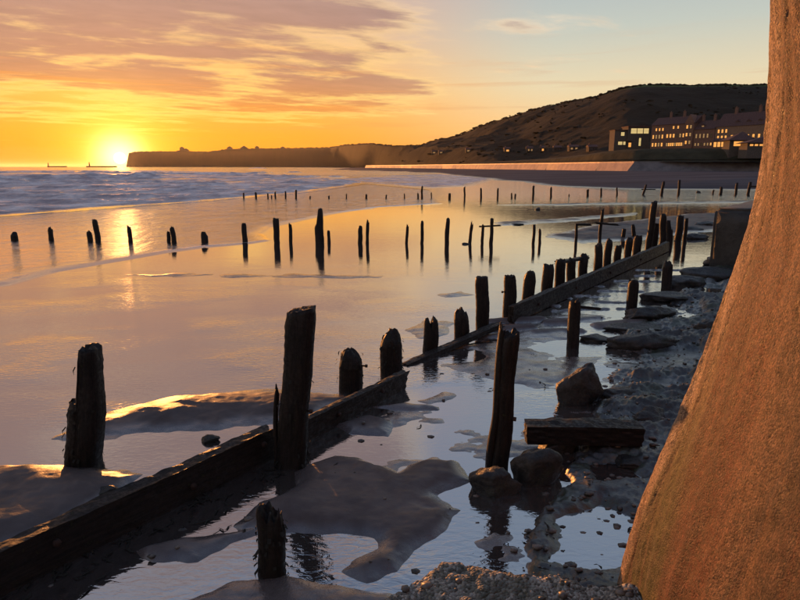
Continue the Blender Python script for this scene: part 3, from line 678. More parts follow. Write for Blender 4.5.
far_block('town_house', 'dark house with a high roof right of the broad headland house', 'building', 256, 5000, [('house_wall', (0, 26, 17, 28)), ('wing', (26.01, 60, 7, 24))], 149.6)
far_block('town_house', 'rightmost of the dark houses on the headland skyline', 'building', 281, 4700, [('house_wall', (0, 34, 8, 28)), ('wing', (34.01, 80, 4, 24))], 149.4)
# harbour piers at the horizon
for (u0, u1, yy, lab, nm) in ((47, 66, 3300, 'low distant pier with a small lighthouse left of the sun', 48), (86, 116, 2900, 'distant pier right under the sun with its lighthouse', 89)):
    p = at(u0, yy); L_ = at(u1, yy)[0] - p[0]; e = empty('pier', (p[0], p[1], 0)); tag(e, lab, 'pier')
    MB().box((0, 0, -3), (L_, 10, 6)).build('deck', M_far, e)
    xx = at(nm, yy)[0] - p[0]; g = MB()
    for k in range(8):
        a = k * math.pi / 4; 
    ring = [(xx + r_ * math.cos(k * math.pi / 4), 5 + r_ * math.sin(k * math.pi / 4), z_) for (r_, z_) in ((3.2, 6.0), (2.2, 19), (3.0, 19.3), (3.0, 20), (1.8, 20), (1.8, 23), (.1, 25)) for k in range(8)]
    mesh_obj('lighthouse_tower', ring, gridfaces(7, 8, True), M_far, e, False)

# ------------------------------------------------------------------ timber posts
def post_mesh(seed, w_, h_, d_=None, style='flat', below=.45, nseg=16, nring=18, wob=.02, lump=.10, sq=3.2, top_rough=.06):
    rnd = random.Random(seed); d_ = d_ or w_ * .9; off = Vector((rnd.uniform(-50, 50), rnd.uniform(-50, 50), rnd.uniform(-50, 50)))
    hw, hd = w_ / 2, d_ / 2
    def hl(x, y):
        s = x / hw; q = math.hypot(x / hw, y / hd)
        n = mn.noise(Vector((x * 14, y * 14, 0)) / max(w_, .15) * .28 + off) * top_rough * 2 + mn.noise(Vector((x, y, 0)) * 55 + off) * top_rough * .6
        b = h_ + n * .7
        if style == 'dome': b -= w_ * .42 * min(1, q) ** 3
        elif style == 'fork': b -= .16 * math.exp(-((s + .05) / .22) ** 2) + .06 * q ** 3
        elif style == 'slant': b += s * .035
        elif style == 'slantl': b -= s * .05
        elif style == 'stepl': b -= h_ * .46 if s < -.10 else 0
        elif style == 'stepr': b -= h_ * .35 if s > .25 else 0
        elif style == 'jag': b += -.10 * h_ * s + .08 * h_ * math.sin(s * 9 + seed)
        return max(b, .05)
    vs = []; 
    def sect(t_, k, rad=1.0):
        a = k * 2 * math.pi / nseg; c, s_ = math.cos(a), math.sin(a)
        f = (abs(c) ** sq + abs(s_) ** sq) ** (-1 / sq) * rad
        return c * f * hw, s_ * f * hd
    for i in range(nring + 1):
        t_ = i / nring
        for k in range(nseg):
            x, y = sect(t_, k); zt = hl(x, y); z = -below + t_ * (zt + below)
            tp = 1.0 - .05 * t_ - (.10 * max(0, t_ - .93) / .07)
            n = mn.noise(Vector((x * 3, y * 3, z * 1.6)) * (1.0 / max(w_, .12)) * .35 + off); n2 = mn.noise(Vector((x, y, z)) * 24 + off)
            f = tp + lump * n + .05 * n2
            cxw = wob * mn.noise(Vector((0, 0, z * 1.6)) + off); cyw = wob * mn.noise(Vector((7, 0, z * 1.6)) + off)
            vs.append((x * f + cxw * 2, y * f + cyw * 2, z))
    fs = [tuple(f) for f in gridfaces(nring + 1, nseg, True).tolist()]
    base = nring * nseg; last = [base + k for k in range(nseg)]
    for rad in (.80, .55, .28):
        cur = []
        for k in range(nseg):
            x, y = sect(1, k, rad); n_ = len(vs); vs.append((x * .93 + wob * 2 * mn.noise(Vector((0, 0, h_ * 1.6)) + off), y * .93, hl(x, y) + rnd.uniform(-1, 1) * .012)); cur.append(n_)
        for k in range(nseg): fs.append((last[k], last[(k + 1) % nseg], cur[(k + 1) % nseg], cur[k]))
        last = cur
    vs.append((wob * 2 * mn.noise(Vector((0, 0, h_ * 1.6)) + off), 0, hl(0, 0)))
    for k in range(nseg): fs.append((last[k], last[(k + 1) % nseg], len(vs) - 1))
    return vs, fs
def post(name, x, y, w_, h_, label, group, seed, lean=(0, 0), rz=0.0, **kw):
    vs, fs = post_mesh(seed, w_, h_, **kw)
    o = mesh_obj(name, vs, fs, M_post, None, True); o.location = (x, y, 0); o.rotation_euler = (lean[1], lean[0], rz)
    tag(o, label, 'post', group); return o
def weed(parent, w_, z0, z1, n, seed, ln=(.05, .13)):
    r = random.Random(seed); vs = []; fs = []
    for k in range(n // 2):
        a = r.uniform(0, 6.283); c, s_ = math.cos(a), math.sin(a); f = (abs(c) ** 3.2 + abs(s_) ** 3.2) ** (-1 / 3.2) * w_ / 2 * .98
        z = r.uniform(z0, z1); L_ = r.uniform(*ln); b = r.uniform(.006, .014); o_ = r.uniform(.008, .035)
        tx, ty = -s_ * b, c * b; n_ = len(vs)
        vs += [(c * f - tx, s_ * f - ty, z), (c * f + tx, s_ * f + ty, z), (c * (f + o_) + tx, s_ * (f + o_) + ty, z - L_ * .4), (c * (f + o_) - tx, s_ * (f + o_) - ty, z - L_ * .4), (c * (f + o_ * .7) + tx * .2, s_ * (f + o_ * .7) + ty * .2, z - L_)]
        fs += [(n_, n_ + 1, n_ + 2, n_ + 3), (n_ + 3, n_ + 2, n_ + 4)]
    o = mesh_obj('seaweed', vs, fs, M_weed, parent, False); tag(o, kind='stuff'); return o
def bolt(parent, x0, y0, z, dx, dy, L_=.10, r_=.012):
    n = Vector((dx, dy, 0)).normalized(); s = Vector((-n.y, n.x, 0)); up = Vector((0, 0, 1)); vs = []
    prof = ((-.05, r_), (L_ - .03, r_), (L_ - .03, r_ * 1.9), (L_, r_ * 1.9), (L_ + .001, .001))
    for (t_, rr) in prof:
        for k in range(8):
            a = k * math.pi / 4; vs.append(tuple(Vector((x0, y0, z)) + n * t_ + s * rr * math.cos(a) + up * rr * math.sin(a)))
    return mesh_obj('bolt', vs, gridfaces(5, 8, True), M_iron, parent, False)

NEAR = dict(nseg=28, nring=44, lump=.12)
def pxpost(u, vb, vt, wpx, label, seed, group='timber posts of the near groyne', pos=None, ut=None, **kw):
    x, y = pos if pos else gp(u, vb); h_ = zat(u, vt, y); w_ = wpx * (y * cs_ + H * math.sin(TH)) / F
    if ut is not None: kw['lean'] = (math.atan((xat(ut, vt, y) - x) / h_), 0)
    return post('groyne_post', x, y, w_, h_, label, group, seed, **kw), w_, h_
# tallest near post with its split plank
o, w_, h_ = pxpost(293, 464, 309, 29, 'tallest thick square post in the foreground, split plank at its left foot', 1, style='slant', ut=300, d_=.24, top_rough=.015, **NEAR)
weed(o, w_, .5, 1.0, 34, 1); weed(o, w_, .02, .30, 60, 11); bolt(o, .13, -.05, .62, 1, -.2, .05)
vs, fs = post_mesh(51, .05, .78, .10, style='slantl', nseg=12, nring=18); q = mesh_obj('split_plank', vs, fs, M_post, o); q.location = (-.185, .0, 0); q.rotation_euler = (0, -.02, 0)
o, w_, h_ = pxpost(272, 571, 516, 27, 'short ragged stump nearest the camera, standing in a pool', 2, style='jag', ut=271, top_rough=.10, **NEAR); weed(o, w_, .05, .42, 70, 2, (.03, .09))
o, w_, h_ = pxpost(84, 462, 346, 32, 'broken two level post on the left, tall thin upper half', 3, style='stepl', ut=86, top_rough=.03, **NEAR); weed(o, w_, .1, .68, 60, 3); weed(o, w_ * .6, 1.05, 1.2, 10, 31)
o, w_, h_ = pxpost(350, 389, 350, 24, 'squat rounded stump with a bolt sticking out, first behind the tallest post', 4, style='dome', top_rough=.05, **NEAR); weed(o, w_, .1, .55, 70, 4, (.03, .08)); bolt(o, .13, -.06, .36, 1, -.15, .12)
o, w_, h_ = pxpost(391, 372, 330, 23, 'ragged stepped stump narrowing to the top, just past the bolted stump', 5, style='dome', top_rough=.07, **NEAR); weed(o, w_, .1, .55, 70, 5, (.03, .08))
pxpost(430.5, 351, 316, 15.5, 'stump with a cleft top like two horns', 6, style='fork', **NEAR)
pxpost(460.5, 338, 309, 15, 'short round topped stump between the cleft stump and a tall square post', 7, style='dome', **NEAR)
pxpost(481.5, 330, 277, 13.5, 'tall clean square post in the middle of the near groyne', 8, style='flat', ut=482.5, top_rough=.015, **NEAR)
o, w_, h_ = pxpost(508, 318, 276, 12.5, 'square post at the near end of the long thick plank', 9, style='flat', top_rough=.03, **NEAR); bolt(o, -.12, -.05, .55, -1, -.2, .04)
# behind the long plank
mid = [(527, 271, 12, 'rounded stump, first behind the long plank', 'dome'), (546.5, 265, 11, 'flat topped stump, second behind the long plank', 'flat'), (558.5, 260, 10, 'flat stump close beside the third gap behind the long plank', 'flat'),
       (571, 259, 9, 'short stump under the left end of the weedy log', 'flat'), (582.5, 254, 9, 'thick stump under the right end of the weedy log', 'dome'), (597, 245, 8, 'post with a flat top left of a taller rounded one, halfway along the long plank', 'slant'),
       (606.5, 239, 7.5, 'taller rounded post halfway along the long plank', 'dome'), (616.5, 246, 7, 'low stump right of the halfway pair, hardly above the plank', 'flat'), (627, 237.5, 7, 'low rounded stump with a thin stick behind it', 'dome'),
       (636, 236, 8, 'low flat stump with a leaning stick behind it', 'flat'), (647.5, 202, 6, 'tallest thin post rising high above the far part of the groyne', 'slant'), (653.5, 224, 6, 'flat post tucked against the right side of the tallest thin post', 'flat'),
       (661.5, 214, 6.5, 'tall round topped post right of the tallest thin post', 'dome'), (668, 221, 7, 'stepped dark post touching the round topped post', 'stepr'), (678, 216, 6.5, 'broad flat post near the far end of the groyne', 'flat')]
for i, (u, vt, wp, lab, st) in enumerate(mid):
    p = on_groyne(u, -.05 - .25 * random.random()); pxpost(u, 0, vt, wp, lab, 100 + i, pos=p, style=st, top_rough=.05, lean=(.05 if vt == 202 else random.uniform(-.03, .03), 0), nseg=16, nring=20)
for i, (u, vb, vt, wp, lean, lab) in enumerate([(623, 239, 229, 3.8, 0, 'thin straight stick standing seaward of the groyne'), (634, 238, 225, 3.6, -.14, 'thin leaning stick standing seaward of the groyne'), (684.5, 243, 219, 3.6, 0, 'slim post mirrored in the pool near the dark concrete block')]):
    pxpost(u, vb, vt, wp, lab, 140 + i, lean=(lean, 0), nseg=12, nring=14)
# posts standing in the pools right of the groyne
o, w_, h_ = pxpost(500, 466, 333, 17, 'tall leaning double post beside the round boulder', 20, group='posts in the pools landward of the groyne', style='slant', ut=511, top_rough=.03, **NEAR)
vs, fs = post_mesh(52, .075, h_ + .03, .12, style='slantl', nseg=14, nring=24); q = mesh_obj('split_plank', vs, fs, M_post, o); q.location = (-.105, .01, 0); q.rotation_euler = (0, .012, 0)
bolt(o, .06, -.06, .55, 1, -.3, .05)
PG = 'posts in the pools landward of the groyne'
pxpost(573, 347, 304, 11.5, 'short post with a branch like arm, standing on wet sand', 21, group=PG, style='slant', top_rough=.08, **NEAR)
pxpost(630.5, 315, 281, 10.5, 'plain flat topped post in the bright pool, nearer of two', 22, group=PG, style='flat', nseg=18, nring=24)
pxpost(666.5, 290, 262, 9.5, 'round topped post in the bright pool, farther of two', 23, group=PG, style='dome', nseg=18, nring=24)
# middle row across the flats
def row(items, group, s0, vdef, ns, nr):
    for i, (u, vt, wp, lean, st, lab) in enumerate(items):
        vb = vdef(u); x, y = gp(u, vb); h_ = max(.12, zat(u, vt, y)); w_ = wp * (y * cs_ + H * math.sin(TH)) / F
        post('beach_post', x, y, w_, h_, lab, group, s0 + i, lean=(lean, 0), style=st, nseg=ns, nring=nr, top_rough=.05, lump=.16)
MID = [(15, 232, 6.5, 0, 'dome', 'round low stump at the left edge of the middle row'), (51, 229, 4.5, .1, 'jag', 'small leaning stump, second from the left in the middle row'), (90, 231, 5, 0, 'dome', 'low stump close left of the tallest post under the sun'),
       (98, 220, 5, -.05, 'flat', 'tallest post below the sun in the middle row'), (130.5, 228, 4, 0, 'jag', 'small pointed post right of the tallest post under the sun'), (169, 231, 3.5, 0, 'dome', 'shorter left one of a tight pair in the surf'),
       (174, 227.5, 4.5, -.06, 'slant', 'taller right one of a tight pair in the surf'), (205, 232, 6.5, 0, 'stepr', 'lumpy low stump in the surf, alone right of the tight pair'), (245, 224, 5, 0, 'flat', 'square post at the edge of the swash'),
       (277.5, 218.5, 6, -.03, 'flat', 'thick post just past the tip of the swash'), (291.5, 225, 3.5, 0, 'jag', 'thin post between the thick post and the broadest split post'), (319.5, 209, 9, 0, 'stepl', 'broadest and tallest split post in the middle row'),
       (329, 231, 3.2, 0, 'flat', 'very short stick right of the broadest split post'), (360, 226, 4.8, .03, 'dome', 'club headed post, left of a close pair'), (367.5, 222, 3.4, .05, 'jag', 'slim post, right of a close pair'),
       (405.8, 226, 3, .12, 'jag', 'slim leaning post with a tiny side arm'), (421.8, 221, 3.4, 0, 'dome', 'slim upright post left of the plain thick post'), (447, 218, 4.6, 0, 'dome', 'plain thick upright post in the centre of the flats'),
       (469.5, 224, 3.2, .12, 'jag', 'slim post leaning right, right of the plain thick post'), (482.2, 225, 3, 0, 'dome', 'left one of two posts joined by a weedy crossbar'), (491, 218, 3.8, 0, 'dome', 'right one of two posts joined by a weedy crossbar'),
       (533, 225, 3, 0, 'flat', 'thin post, taller of a pair of sticks on the flats'), (539.5, 230, 2.8, 0, 'flat', 'thin post, shorter of a pair of sticks on the flats'), (576, 224, 2.8, 0, 'flat', 'thin post with weed blown out to the right'), (600, 210, 3, 0, 'slant', 'tall thin post pierced through a weedy crosspiece')]
row(MID, 'posts of the middle row across the flats', 200, lambda u: float(np.interp(u, [0, 60, 98, 320, 600], [240.5, 240.5, 242, 243, 243.5])), 12, 14)
names = ['first', 'second', 'third', 'fourth', 'fifth', 'sixth', 'seventh', 'eighth', 'ninth', 'tenth', 'eleventh', 'twelfth', 'thirteenth', 'fourteenth', 'fifteenth', 'sixteenth', 'seventeenth', 'eighteenth', 'nineteenth', 'twentieth']
FAR = [(244, 193, 1.6), (256, 192, 2.0), (268, 193.5, 1.5), (271.5, 195, 1.2), (275.5, 192, 1.6), (285.6, 191.5, 1.6), (296, 190, 2.0), (310, 196.3, 1.5), (329, 196, 1.6), (346.6, 194, 1.2), (366, 194, 2.0), (386, 195, 1.4), (404.5, 193.5, 1.3),
       (418, 193, 1.8), (421.7, 186, 2.0), (431.5, 193, 1.2), (449.5, 193.5, 2.6), (464.6, 187, 1.8), (481, 188, 2.0), (497.5, 188, 1.8), (511.5, 193, 1.6), (515, 194, 1.6), (533, 186, 2.2), (551, 187, 2.0), (569, 194, 1.2), (587.5, 189.5, 2.4), (601, 188, 1.8), (616.7, 187.5, 1.6),
       (643, 184, 2.0), (661.5, 181, 2.4), (678.6, 180, 2.2), (713, 190, 1.6), (720.5, 186.5, 2.4), (735.7, 183, 2.2), (748, 182, 2.4)]
flab = {14: 'tallest post in the left half of the far row, left of centre of the bay', 16: 'thick low stump in the centre of the far row', 29: 'tall post leaning slightly right, left of the tallest upright far post', 30: 'tallest upright post in the right part of the far row', 28: 'leaning far post with a rail lying against it', 34: 'rightmost far post with a rail, next to the wall', 7: 'barely showing stub where the far row meets the surf', 24: 'tiniest stub in the right half of the far row', 31: 'tiny stub between the tallest upright far post and the wall'}
items = []
for i, (u, vt, wp) in enumerate(FAR):
    if i in flab: lab = flab[i]
    elif i < 17: lab = 'thin dark post, %s from the left in the farthest row, in shallow surf' % names[i]
    else: lab = 'thin dark post, %s from the right in the farthest row, before the dry beach' % names[len(FAR) - 1 - i]
    items.append((u, vt, wp * 1.1, {28: .25, 29: .10, 34: .08}.get(i, random.uniform(-.04, .04)), random.choice(['flat', 'dome', 'slant']), lab))
row(items, 'posts of the farthest row', 300, lambda u: float(np.interp(u, [0, 460, 533, 587, 660, 760], [198.7, 198.7, 197.5, 196, 194.5, 194.2])), 8, 8)

# ------------------------------------------------------------------ timbers
def timber(name, p0, p1, z0, z1, hgt, thk, label, cat='beam', group=None, seed=0, ragged=.10, n=60, drop=None, material=None):
    """plank from p0 to p1 (top edge heights z0, z1), local x along it"""
    L_ = math.dist(p0, p1); ang = math.atan2(p1[1] - p0[1], p1[0] - p0[0]); off = Vector((seed * 3.1, seed * 1.7, 0)); rnd = random.Random(seed)
    sec = []
    for (a, b, k) in (((-.5, -1), (.5, -1), 3), ((.5, -1), (.5, 0), 6), ((.5, 0), (-.5, 0), 3), ((-.5, 0), (-.5, -1), 6)):
        for i in range(k): sec.append((a[0] + (b[0] - a[0]) * i / k, a[1] + (b[1] - a[1]) * i / k))
    m_ = len(sec); vs = []
    for i in range(n + 1):
        t_ = i / n
        for (sy_, sz) in sec:
            e0 = ragged * mn.noise(Vector((sy_ * 3, sz * 4, 1)) + off) * 2.0; e1 = ragged * mn.noise(Vector((sy_ * 3, sz * 4, 9)) + off) * 2.0
            xx = (0 + e0) + (L_ + e1 - e0) * t_
            dn = mn.noise(Vector((xx * 1.3, sy_, sz)) + off); d2 = mn.noise(Vector((xx * 9, sy_ * 5, sz * 9)) + off)
            rt = 1 - .10 * (1 if sz > -.01 else 0) * abs(dn)
            vs.append((xx, sy_ * thk * (1 + .10 * dn + .12 * d2), sz * hgt * (1 + .05 * dn) + (.03 * dn + .014 * d2) * min(1, hgt * 5) + (z1 - z0) * t_))
    fs = [tuple(f) for f in gridfaces(n + 1, m_, True).tolist()]; c0 = len(vs)
    for i, e in ((0, 0), (n, 1)):
        r_ = [vs[i * m_ + k] for k in range(m_)]; c = [sum(q[j] for q in r_) / m_ for j in range(3)]; vs.append(tuple(c)); ci = len(vs) - 1
        for k in range(m_):
            a, b = i * m_ + k, i * m_ + (k + 1) % m_; fs.append((b, a, ci) if e == 0 else (a, b, ci))
    o = mesh_obj(name, vs, fs, material or M_beam, None, False); o.location = (p0[0], p0[1], z0); o.rotation_euler = (0, 0, ang)
    tag(o, label, cat, group); return o
TG = 'planks bolted along the near groyne'
a = gp(-60, 574, .34); b = gp(270, 426, .34); a_near, b_near = a, b
tb = timber('groyne_plank', a, b, .34, .34, .38, .14, 'thick near plank from the left edge to a broken end by the tallest post', 'plank', TG, 1, .07, 90)
for bx_, bz_ in ((.7, -.12), (1.9, -.20), (2.75, -.12), (3.2, -.22)): bolt(tb, bx_, -.05, bz_, 0, -1, .05, .016)
a = gp(300, 421, .26); b = gp(405, 371, .22)
t2 = timber('groyne_plank', a, b, .26, .22, .30, .10, 'dark plank from the tallest post to the ragged stepped stump', 'plank', TG, 2, .08, 70)
a = gp(404, 364, .02); b = gp(500, 322, .20)
timber('groyne_plank', a, b, .02, .20, .09, .14, 'thin pale plank sinking into the sand at its near end', 'plank', TG, 3, .10, 70)
a = gp(511, 303, .42); b = gp(668, 240, .42)
tl = timber('groyne_plank', a, b, .36, .36, .34, .12, 'longest thick plank in the far half of the groyne above the pool', 'plank', TG, 4, .03, 120)
for bx_ in (1.2, 3.4, 6.0, 9.0): bolt(tl, bx_, -.04, -.18, 0, -1, .05, .018)
for bx_ in (.6, 1.5): bolt(t2, bx_, -.03, -.12, 0, -1, .05, .014)
la = on_groyne(556, -.42); lb = on_groyne(586, -.30)
timber('driftwood_log', la, lb, zat(556, 261.0, la[1]), zat(586, 256.0, lb[1]), .08, .14, 'weedy log lying across two stumps behind the long plank', 'log', None, 6, .15, 30)
M_black = wood_mat('black_waterlogged_wood', (.005, .004, .004), (.014, .010, .009), 'x', .4)
timber('fallen_timber', gp(525, 441, .10), gp(640, 443, .10), .32, .32, .21, .22, 'heavy black timber lying level on the rocks, square cut left end', 'beam', None, 7, .02, 40, material=M_black)
timber('crossbar', (gp(482, 242)[0] - .15, 24.3), (gp(499, 242)[0], 24.4), .68, .72, .06, .10, 'weedy crossbar joining two thin posts of the middle row', 'bar', None, 8, .05, 14)
timber('crossbar', (gp(593, 243)[0], 24.0), (gp(612, 243)[0], 24.0), .86, .80, .08, .16, 'weedy crosspiece hung on the tall thin post', 'bar', None, 9, .12, 14)
timber('crossbar', (gp(576, 243)[0], 24.1), (gp(589, 243)[0], 24.2), .80, .78, .09, .14, 'weed matted stick pointing right from a thin post', 'bar', None, 10, .05, 14)
yy = gp(650, 194.6)[1]
timber('rail', (gp(641, 194.6)[0], yy), (gp(655, 194.6)[0], yy), .62, .60, .10, .10, 'short rail beside the leaning far post', 'rail', None, 11, .02, 10)
timber('rail', (gp(744, 194.3)[0], yy), (gp(765, 194.3)[0], yy - 1), .95, .95, .16, .10, 'short rail on the rightmost far post', 'rail', None, 12, .02, 10)
timber('driftwood_stick', (gp(573, 347)[0] + .05, 9.9), (gp(585, 347)[0] + .25, 10.0), .72, .66, .05, .05, 'thin arm of wood reaching right from the short post on wet sand', 'stick', None, 13, .02, 12)

# ------------------------------------------------------------------ rocks
M_rock, t = mat('wet_dark_rock'); nr = t.noise(t.obj, 7, 8, .65); n2 = t.noise(t.obj, 30, 6, .65)
c = t.mix(t.rng(nr, .35, .65), (.007, .007, .006), (.032, .027, .023)); c = t.mix(t.m('MULTIPLY', t.rng(t.noise(t.obj, 4, 5, .6), .52, .65), .6), c, (.016, .022, .009))
setp(t, Base_Color=c, Roughness=t.rng(n2, .3, .7, .32, .7)); t.put(t.bs.inputs['Normal'], t.bump(t.m('ADD', nr, t.m('MULTIPLY', n2, .4)), .8, .03))
import bmesh
def rock(name, x, y, sx_, sy_, sz_, zc_, label, seed, angular=.6, rot=(0, 0, 0), sub=4, group=None, mt=None):
    bm = bmesh.new(); bmesh.ops.create_icosphere(bm, subdivisions=sub, radius=1.0); r = random.Random(seed); off = Vector((r.uniform(-90, 90), r.uniform(-90, 90), r.uniform(-90, 90)))
    planes = []
    for k in range(int(10 * angular)):
        n = Vector((r.uniform(-1, 1), r.uniform(-1, 1), r.uniform(-.6, 1))).normalized(); planes.append((n, r.uniform(.52, .82)))
    for v in bm.verts:
        p = v.co.copy()
        for n, d_ in planes:
            q = p.dot(n)
            if q > d_: p -= n * (q - d_) * .92
        p *= 1 + .16 * mn.noise(p * 1.4 + off) + .11 * mn.noise(p * 3.3 + off) + .06 * mn.noise(p * 8 + off) + .03 * mn.noise(p * 19 + off)
        v.co = Vector((p.x * sx_, p.y * sy_, p.z * sz_))
    me = bpy.data.meshes.new(name); bm.to_mesh(me); bm.free(); me.materials.append(mt or M_rock)
    me.polygons.foreach_set('use_smooth', [True] * len(me.polygons))
    o = bpy.data.objects.new(name, me); C.objects.link(o); o.location = (x, y, zc_); o.rotation_euler = rot; tag(o, label, 'rock', group); return o
def prock(u, vb, wpx, hpx, label, seed, zoff=0.0, depth=1.0, **kw):
    x, y = gp(u, vb); s = (y * cs_ + H * math.sin(TH)) / F; sx_ = wpx * s / 2 * 1.12; h_ = hpx * s; sy_ = sx_ * depth
    ang = math.atan2(H, y); hh = max(.05, (h_ - 2 * sy_ * math.sin(ang) * .75) / math.cos(ang)) if depth > .3 else h_
    return rock('rock', x, y + sy_ * .7, sx_, sy_, max(hh, .08) * .75, hh * .30 + zoff, label, seed, **kw)
prock(584, 404, 47, 47, 'big angular boulder with an orange lit left tip', 3, depth=.62, angular=.9, rot=(0, .25, .3), group=None)
prock(497, 498, 46, 35, 'rounded brown boulder at the foot of the leaning double post', 12, depth=.8, angular=.3)
prock(541, 488, 50, 44, 'black weed covered rock under the end of the level timber', 13, depth=.7, angular=.6)
prock(560, 455, 40, 26, 'dark rock propping up the level timber', 14, depth=.7, angular=.6)
prock(645, 350, 66, 22, 'long flat black rock lying in front of the pools', 15, depth=.45, angular=.8)
prock(640, 333, 60, 12, 'low weedy rock just behind the long flat black rock', 16, depth=.5, angular=.6)
prock(597, 342, 28, 10, 'small humped rock left of the long flat black rock', 17, depth=.7, angular=.4)
prock(652, 322, 54, 18, 'dark ragged rock at the pool edge, right of the flat topped post', 18, depth=.5, angular=.7)
prock(668, 303, 44, 14, 'green weedy rock behind the ragged rock at the pool edge', 19, depth=.6, angular=.5)
prock(690, 288, 40, 14, 'weedy rock leading up to the dark concrete block', 20, depth=.6, angular=.5)
prock(715, 280, 50, 16, 'mossy rock at the foot of the dark concrete block', 21, depth=.7, angular=.5)
prock(738, 268, 46, 18, 'green topped rock between the concrete block and the sea wall', 22, depth=.8, angular=.5)
prock(705, 338, 22, 22, 'black rock half hidden by the sea wall', 23, depth=.8, angular=.7)
prock(655, 428, 38, 24, 'broken black rock with an orange lit notch beside the sea wall', 24, depth=.6, angular=.9)
prock(622, 402, 60, 20, 'low lumpy rock right of the big angular boulder', 25, depth=.6, angular=.6)
prock(697, 239, 24, 6, 'low boulder by the far end of the groyne, in front of another', 26, depth=.6, angular=.3)
prock(693, 231, 22, 5, 'pale topped boulder near the far end of the groyne', 27, depth=.6, angular=.3)
prock(708, 227, 20, 6, 'boulder against the far corner of the concrete block', 28, depth=.6, angular=.3)
prock(103, 497, 26, 10, 'small stone with an orange top behind the near plank', 29, depth=.6, angular=.5)
prock(209, 443, 16, 7, 'small rounded stone behind the broken end of the near plank', 30, depth=.7, angular=.3)
prock(640, 470, 50, 16, 'dark lump of rock below the level timber near the sea wall', 31, depth=.6, angular=.6)
prock(618, 452, 40, 14, 'weedy rock under the middle of the level timber', 32, depth=.6, angular=.6)
prock(538, 210, 5, 2.4, 'small dark stone on the distant flats', 33, depth=.8, angular=.5, sub=3)
prock(518, 225, 12, 2, 'flat patch of dark rock on the flats beyond the middle row', 34, depth=.8, angular=.5, sub=3)
prock(466, 244.5, 7, 1.6, 'dark scrap of rock at the foot of a leaning post in the middle row', 35, depth=.8, angular=.5, sub=3)
prock(699, 193, 4, 2.5, 'small stone on the beach between two far posts', 36, depth=.8, angular=.5, sub=3)

# ------------------------------------------------------------------ dark concrete block
M_blk = simple('dark_wet_concrete', (.018, .017, .016), (.04, .038, .036), 3, .6, .7, .03)
bx = gp(708, 268); a_ = math.atan2(.78, .63)
vs, fs = post_mesh(77, 1, 1)  # keeps the random stream of shapes simple
bm = bmesh.new(); bmesh.ops.create_cube(bm, size=1.0)
for v in bm.verts: v.co = Vector((v.co.x * 6 + 3.0, v.co.y * 6 + 3.0, (v.co.z + .5) * 2.3 - .5))
bmesh.ops.bevel(bm, geom=bm.edges[:], offset=.10, segments=3, affect='EDGES')
bmesh.ops.subdivide_edges(bm, edges=bm.edges[:], cuts=5, use_grid_fill=True)
for v in bm.verts: v.co += Vector((mn.noise(v.co * 1.3), mn.noise(v.co * 1.3 + Vector((9, 0, 0))), mn.noise(v.co * 1.1 + Vector((0, 9, 0))))) * .05
me = bpy.data.meshes.new('concrete_block'); bm.to_mesh(me); bm.free(); me.materials.append(M_blk); me.polygons.foreach_set('use_smooth', [True] * len(me.polygons))
o = bpy.data.objects.new('concrete_block', me); C.objects.link(o); o.location = (bx[0], bx[1], 0); o.rotation_euler = (0, 0, R(-39)); tag(o, 'massive dark concrete block where the groyne meets the shore', 'concrete block')

# ------------------------------------------------------------------ concrete ledge below the camera
M_ledge, t = mat('pebbly_concrete'); v1 = t.voro(t.pos, 45); vc = t.voro(t.pos, 45, out='Color'); n1 = t.noise(t.pos, 5, 6, .65)
c = t.mix(t.rng(t.sep(vc)[0], .2, .9), (.13, .12, .10, 1), (.40, .37, .32, 1)); c = t.mix(t.m('MULTIPLY', t.rng(n1, .48, .60), .55), c, (.05, .055, .03, 1))
setp(t, Base_Color=c, Roughness=.7); t.put(t.bs.inputs['Normal'], t.bump(t.m('ADD', t.m('MULTIPLY', v1, -1.2), n1), 1.0, .022))
edge_px = [(330, 640), (375, 600), (405, 585), (428, 568), (436, 559), (452, 556), (470, 561), (500, 566), (520, 573), (545, 571), (580, 577), (624, 579), (700, 570)]
LE = PP(edge_px, .30)
nx_, ny_ = 180, 110; gx = np.linspace(-1.2, 2.6, nx_); gy = np.linspace(.2, 4.2, ny_); GX, GY = np.meshgrid(gx, gy)
poly_ = [(-1.3, .3)] + LE + [(2.6, 3.9), (2.6, .3)]
sdv = sdpoly(GX.ravel(), GY.ravel(), poly_) + .03 * fbm(GX.ravel() * 6, GY.ravel() * 6, 4)
zl = .30 + .025 * fbm(GX.ravel() * 3, GY.ravel() * 3, 4) + .03 * fbm(GX.ravel() * 14, GY.ravel() * 14, 3) - .5 * (1 - sst(-.05, .035, sdv)) - 0.0
led = mesh_obj('concrete_ledge', np.stack([GX.ravel(), GY.ravel(), zl], 1), gridfaces(ny_, nx_), M_ledge); tag(led, 'rough pebbly concrete ledge at the bottom of the view', 'ledge')

# ------------------------------------------------------------------ the great sea wall on the right
prof_px = [(606, 640), (612, 610), (618, 580), (633, 522), (647, 486), (667, 440), (682, 405), (696, 372), (709, 338), (724, 295), (740, 252), (752, 212), (761, 165), (766, 120), (769, 75), (770, 30), (770, 0), (771, -60), (771, -140)]
YE = 3.8; prof = [(xat(u, v, YE), zat(u, v, YE)) for u, v in prof_px]
prof = [(1.50, -.6)] + prof
pz_a = np.array([q[1] for q in prof]); pxa = np.array([q[0] for q in prof])
zs = np.linspace(-.5, 5.2, 300); xs = np.interp(zs, pz_a, pxa); ker = np.ones(15) / 15; xs = np.convolve(np.pad(xs, 7, 'edge'), ker, 'valid')
xref = xs[-1]
dvec = Vector((.12, 1.0)).normalized(); nvec = Vector((-dvec.y, dvec.x))
E0 = Vector((xref, YE))
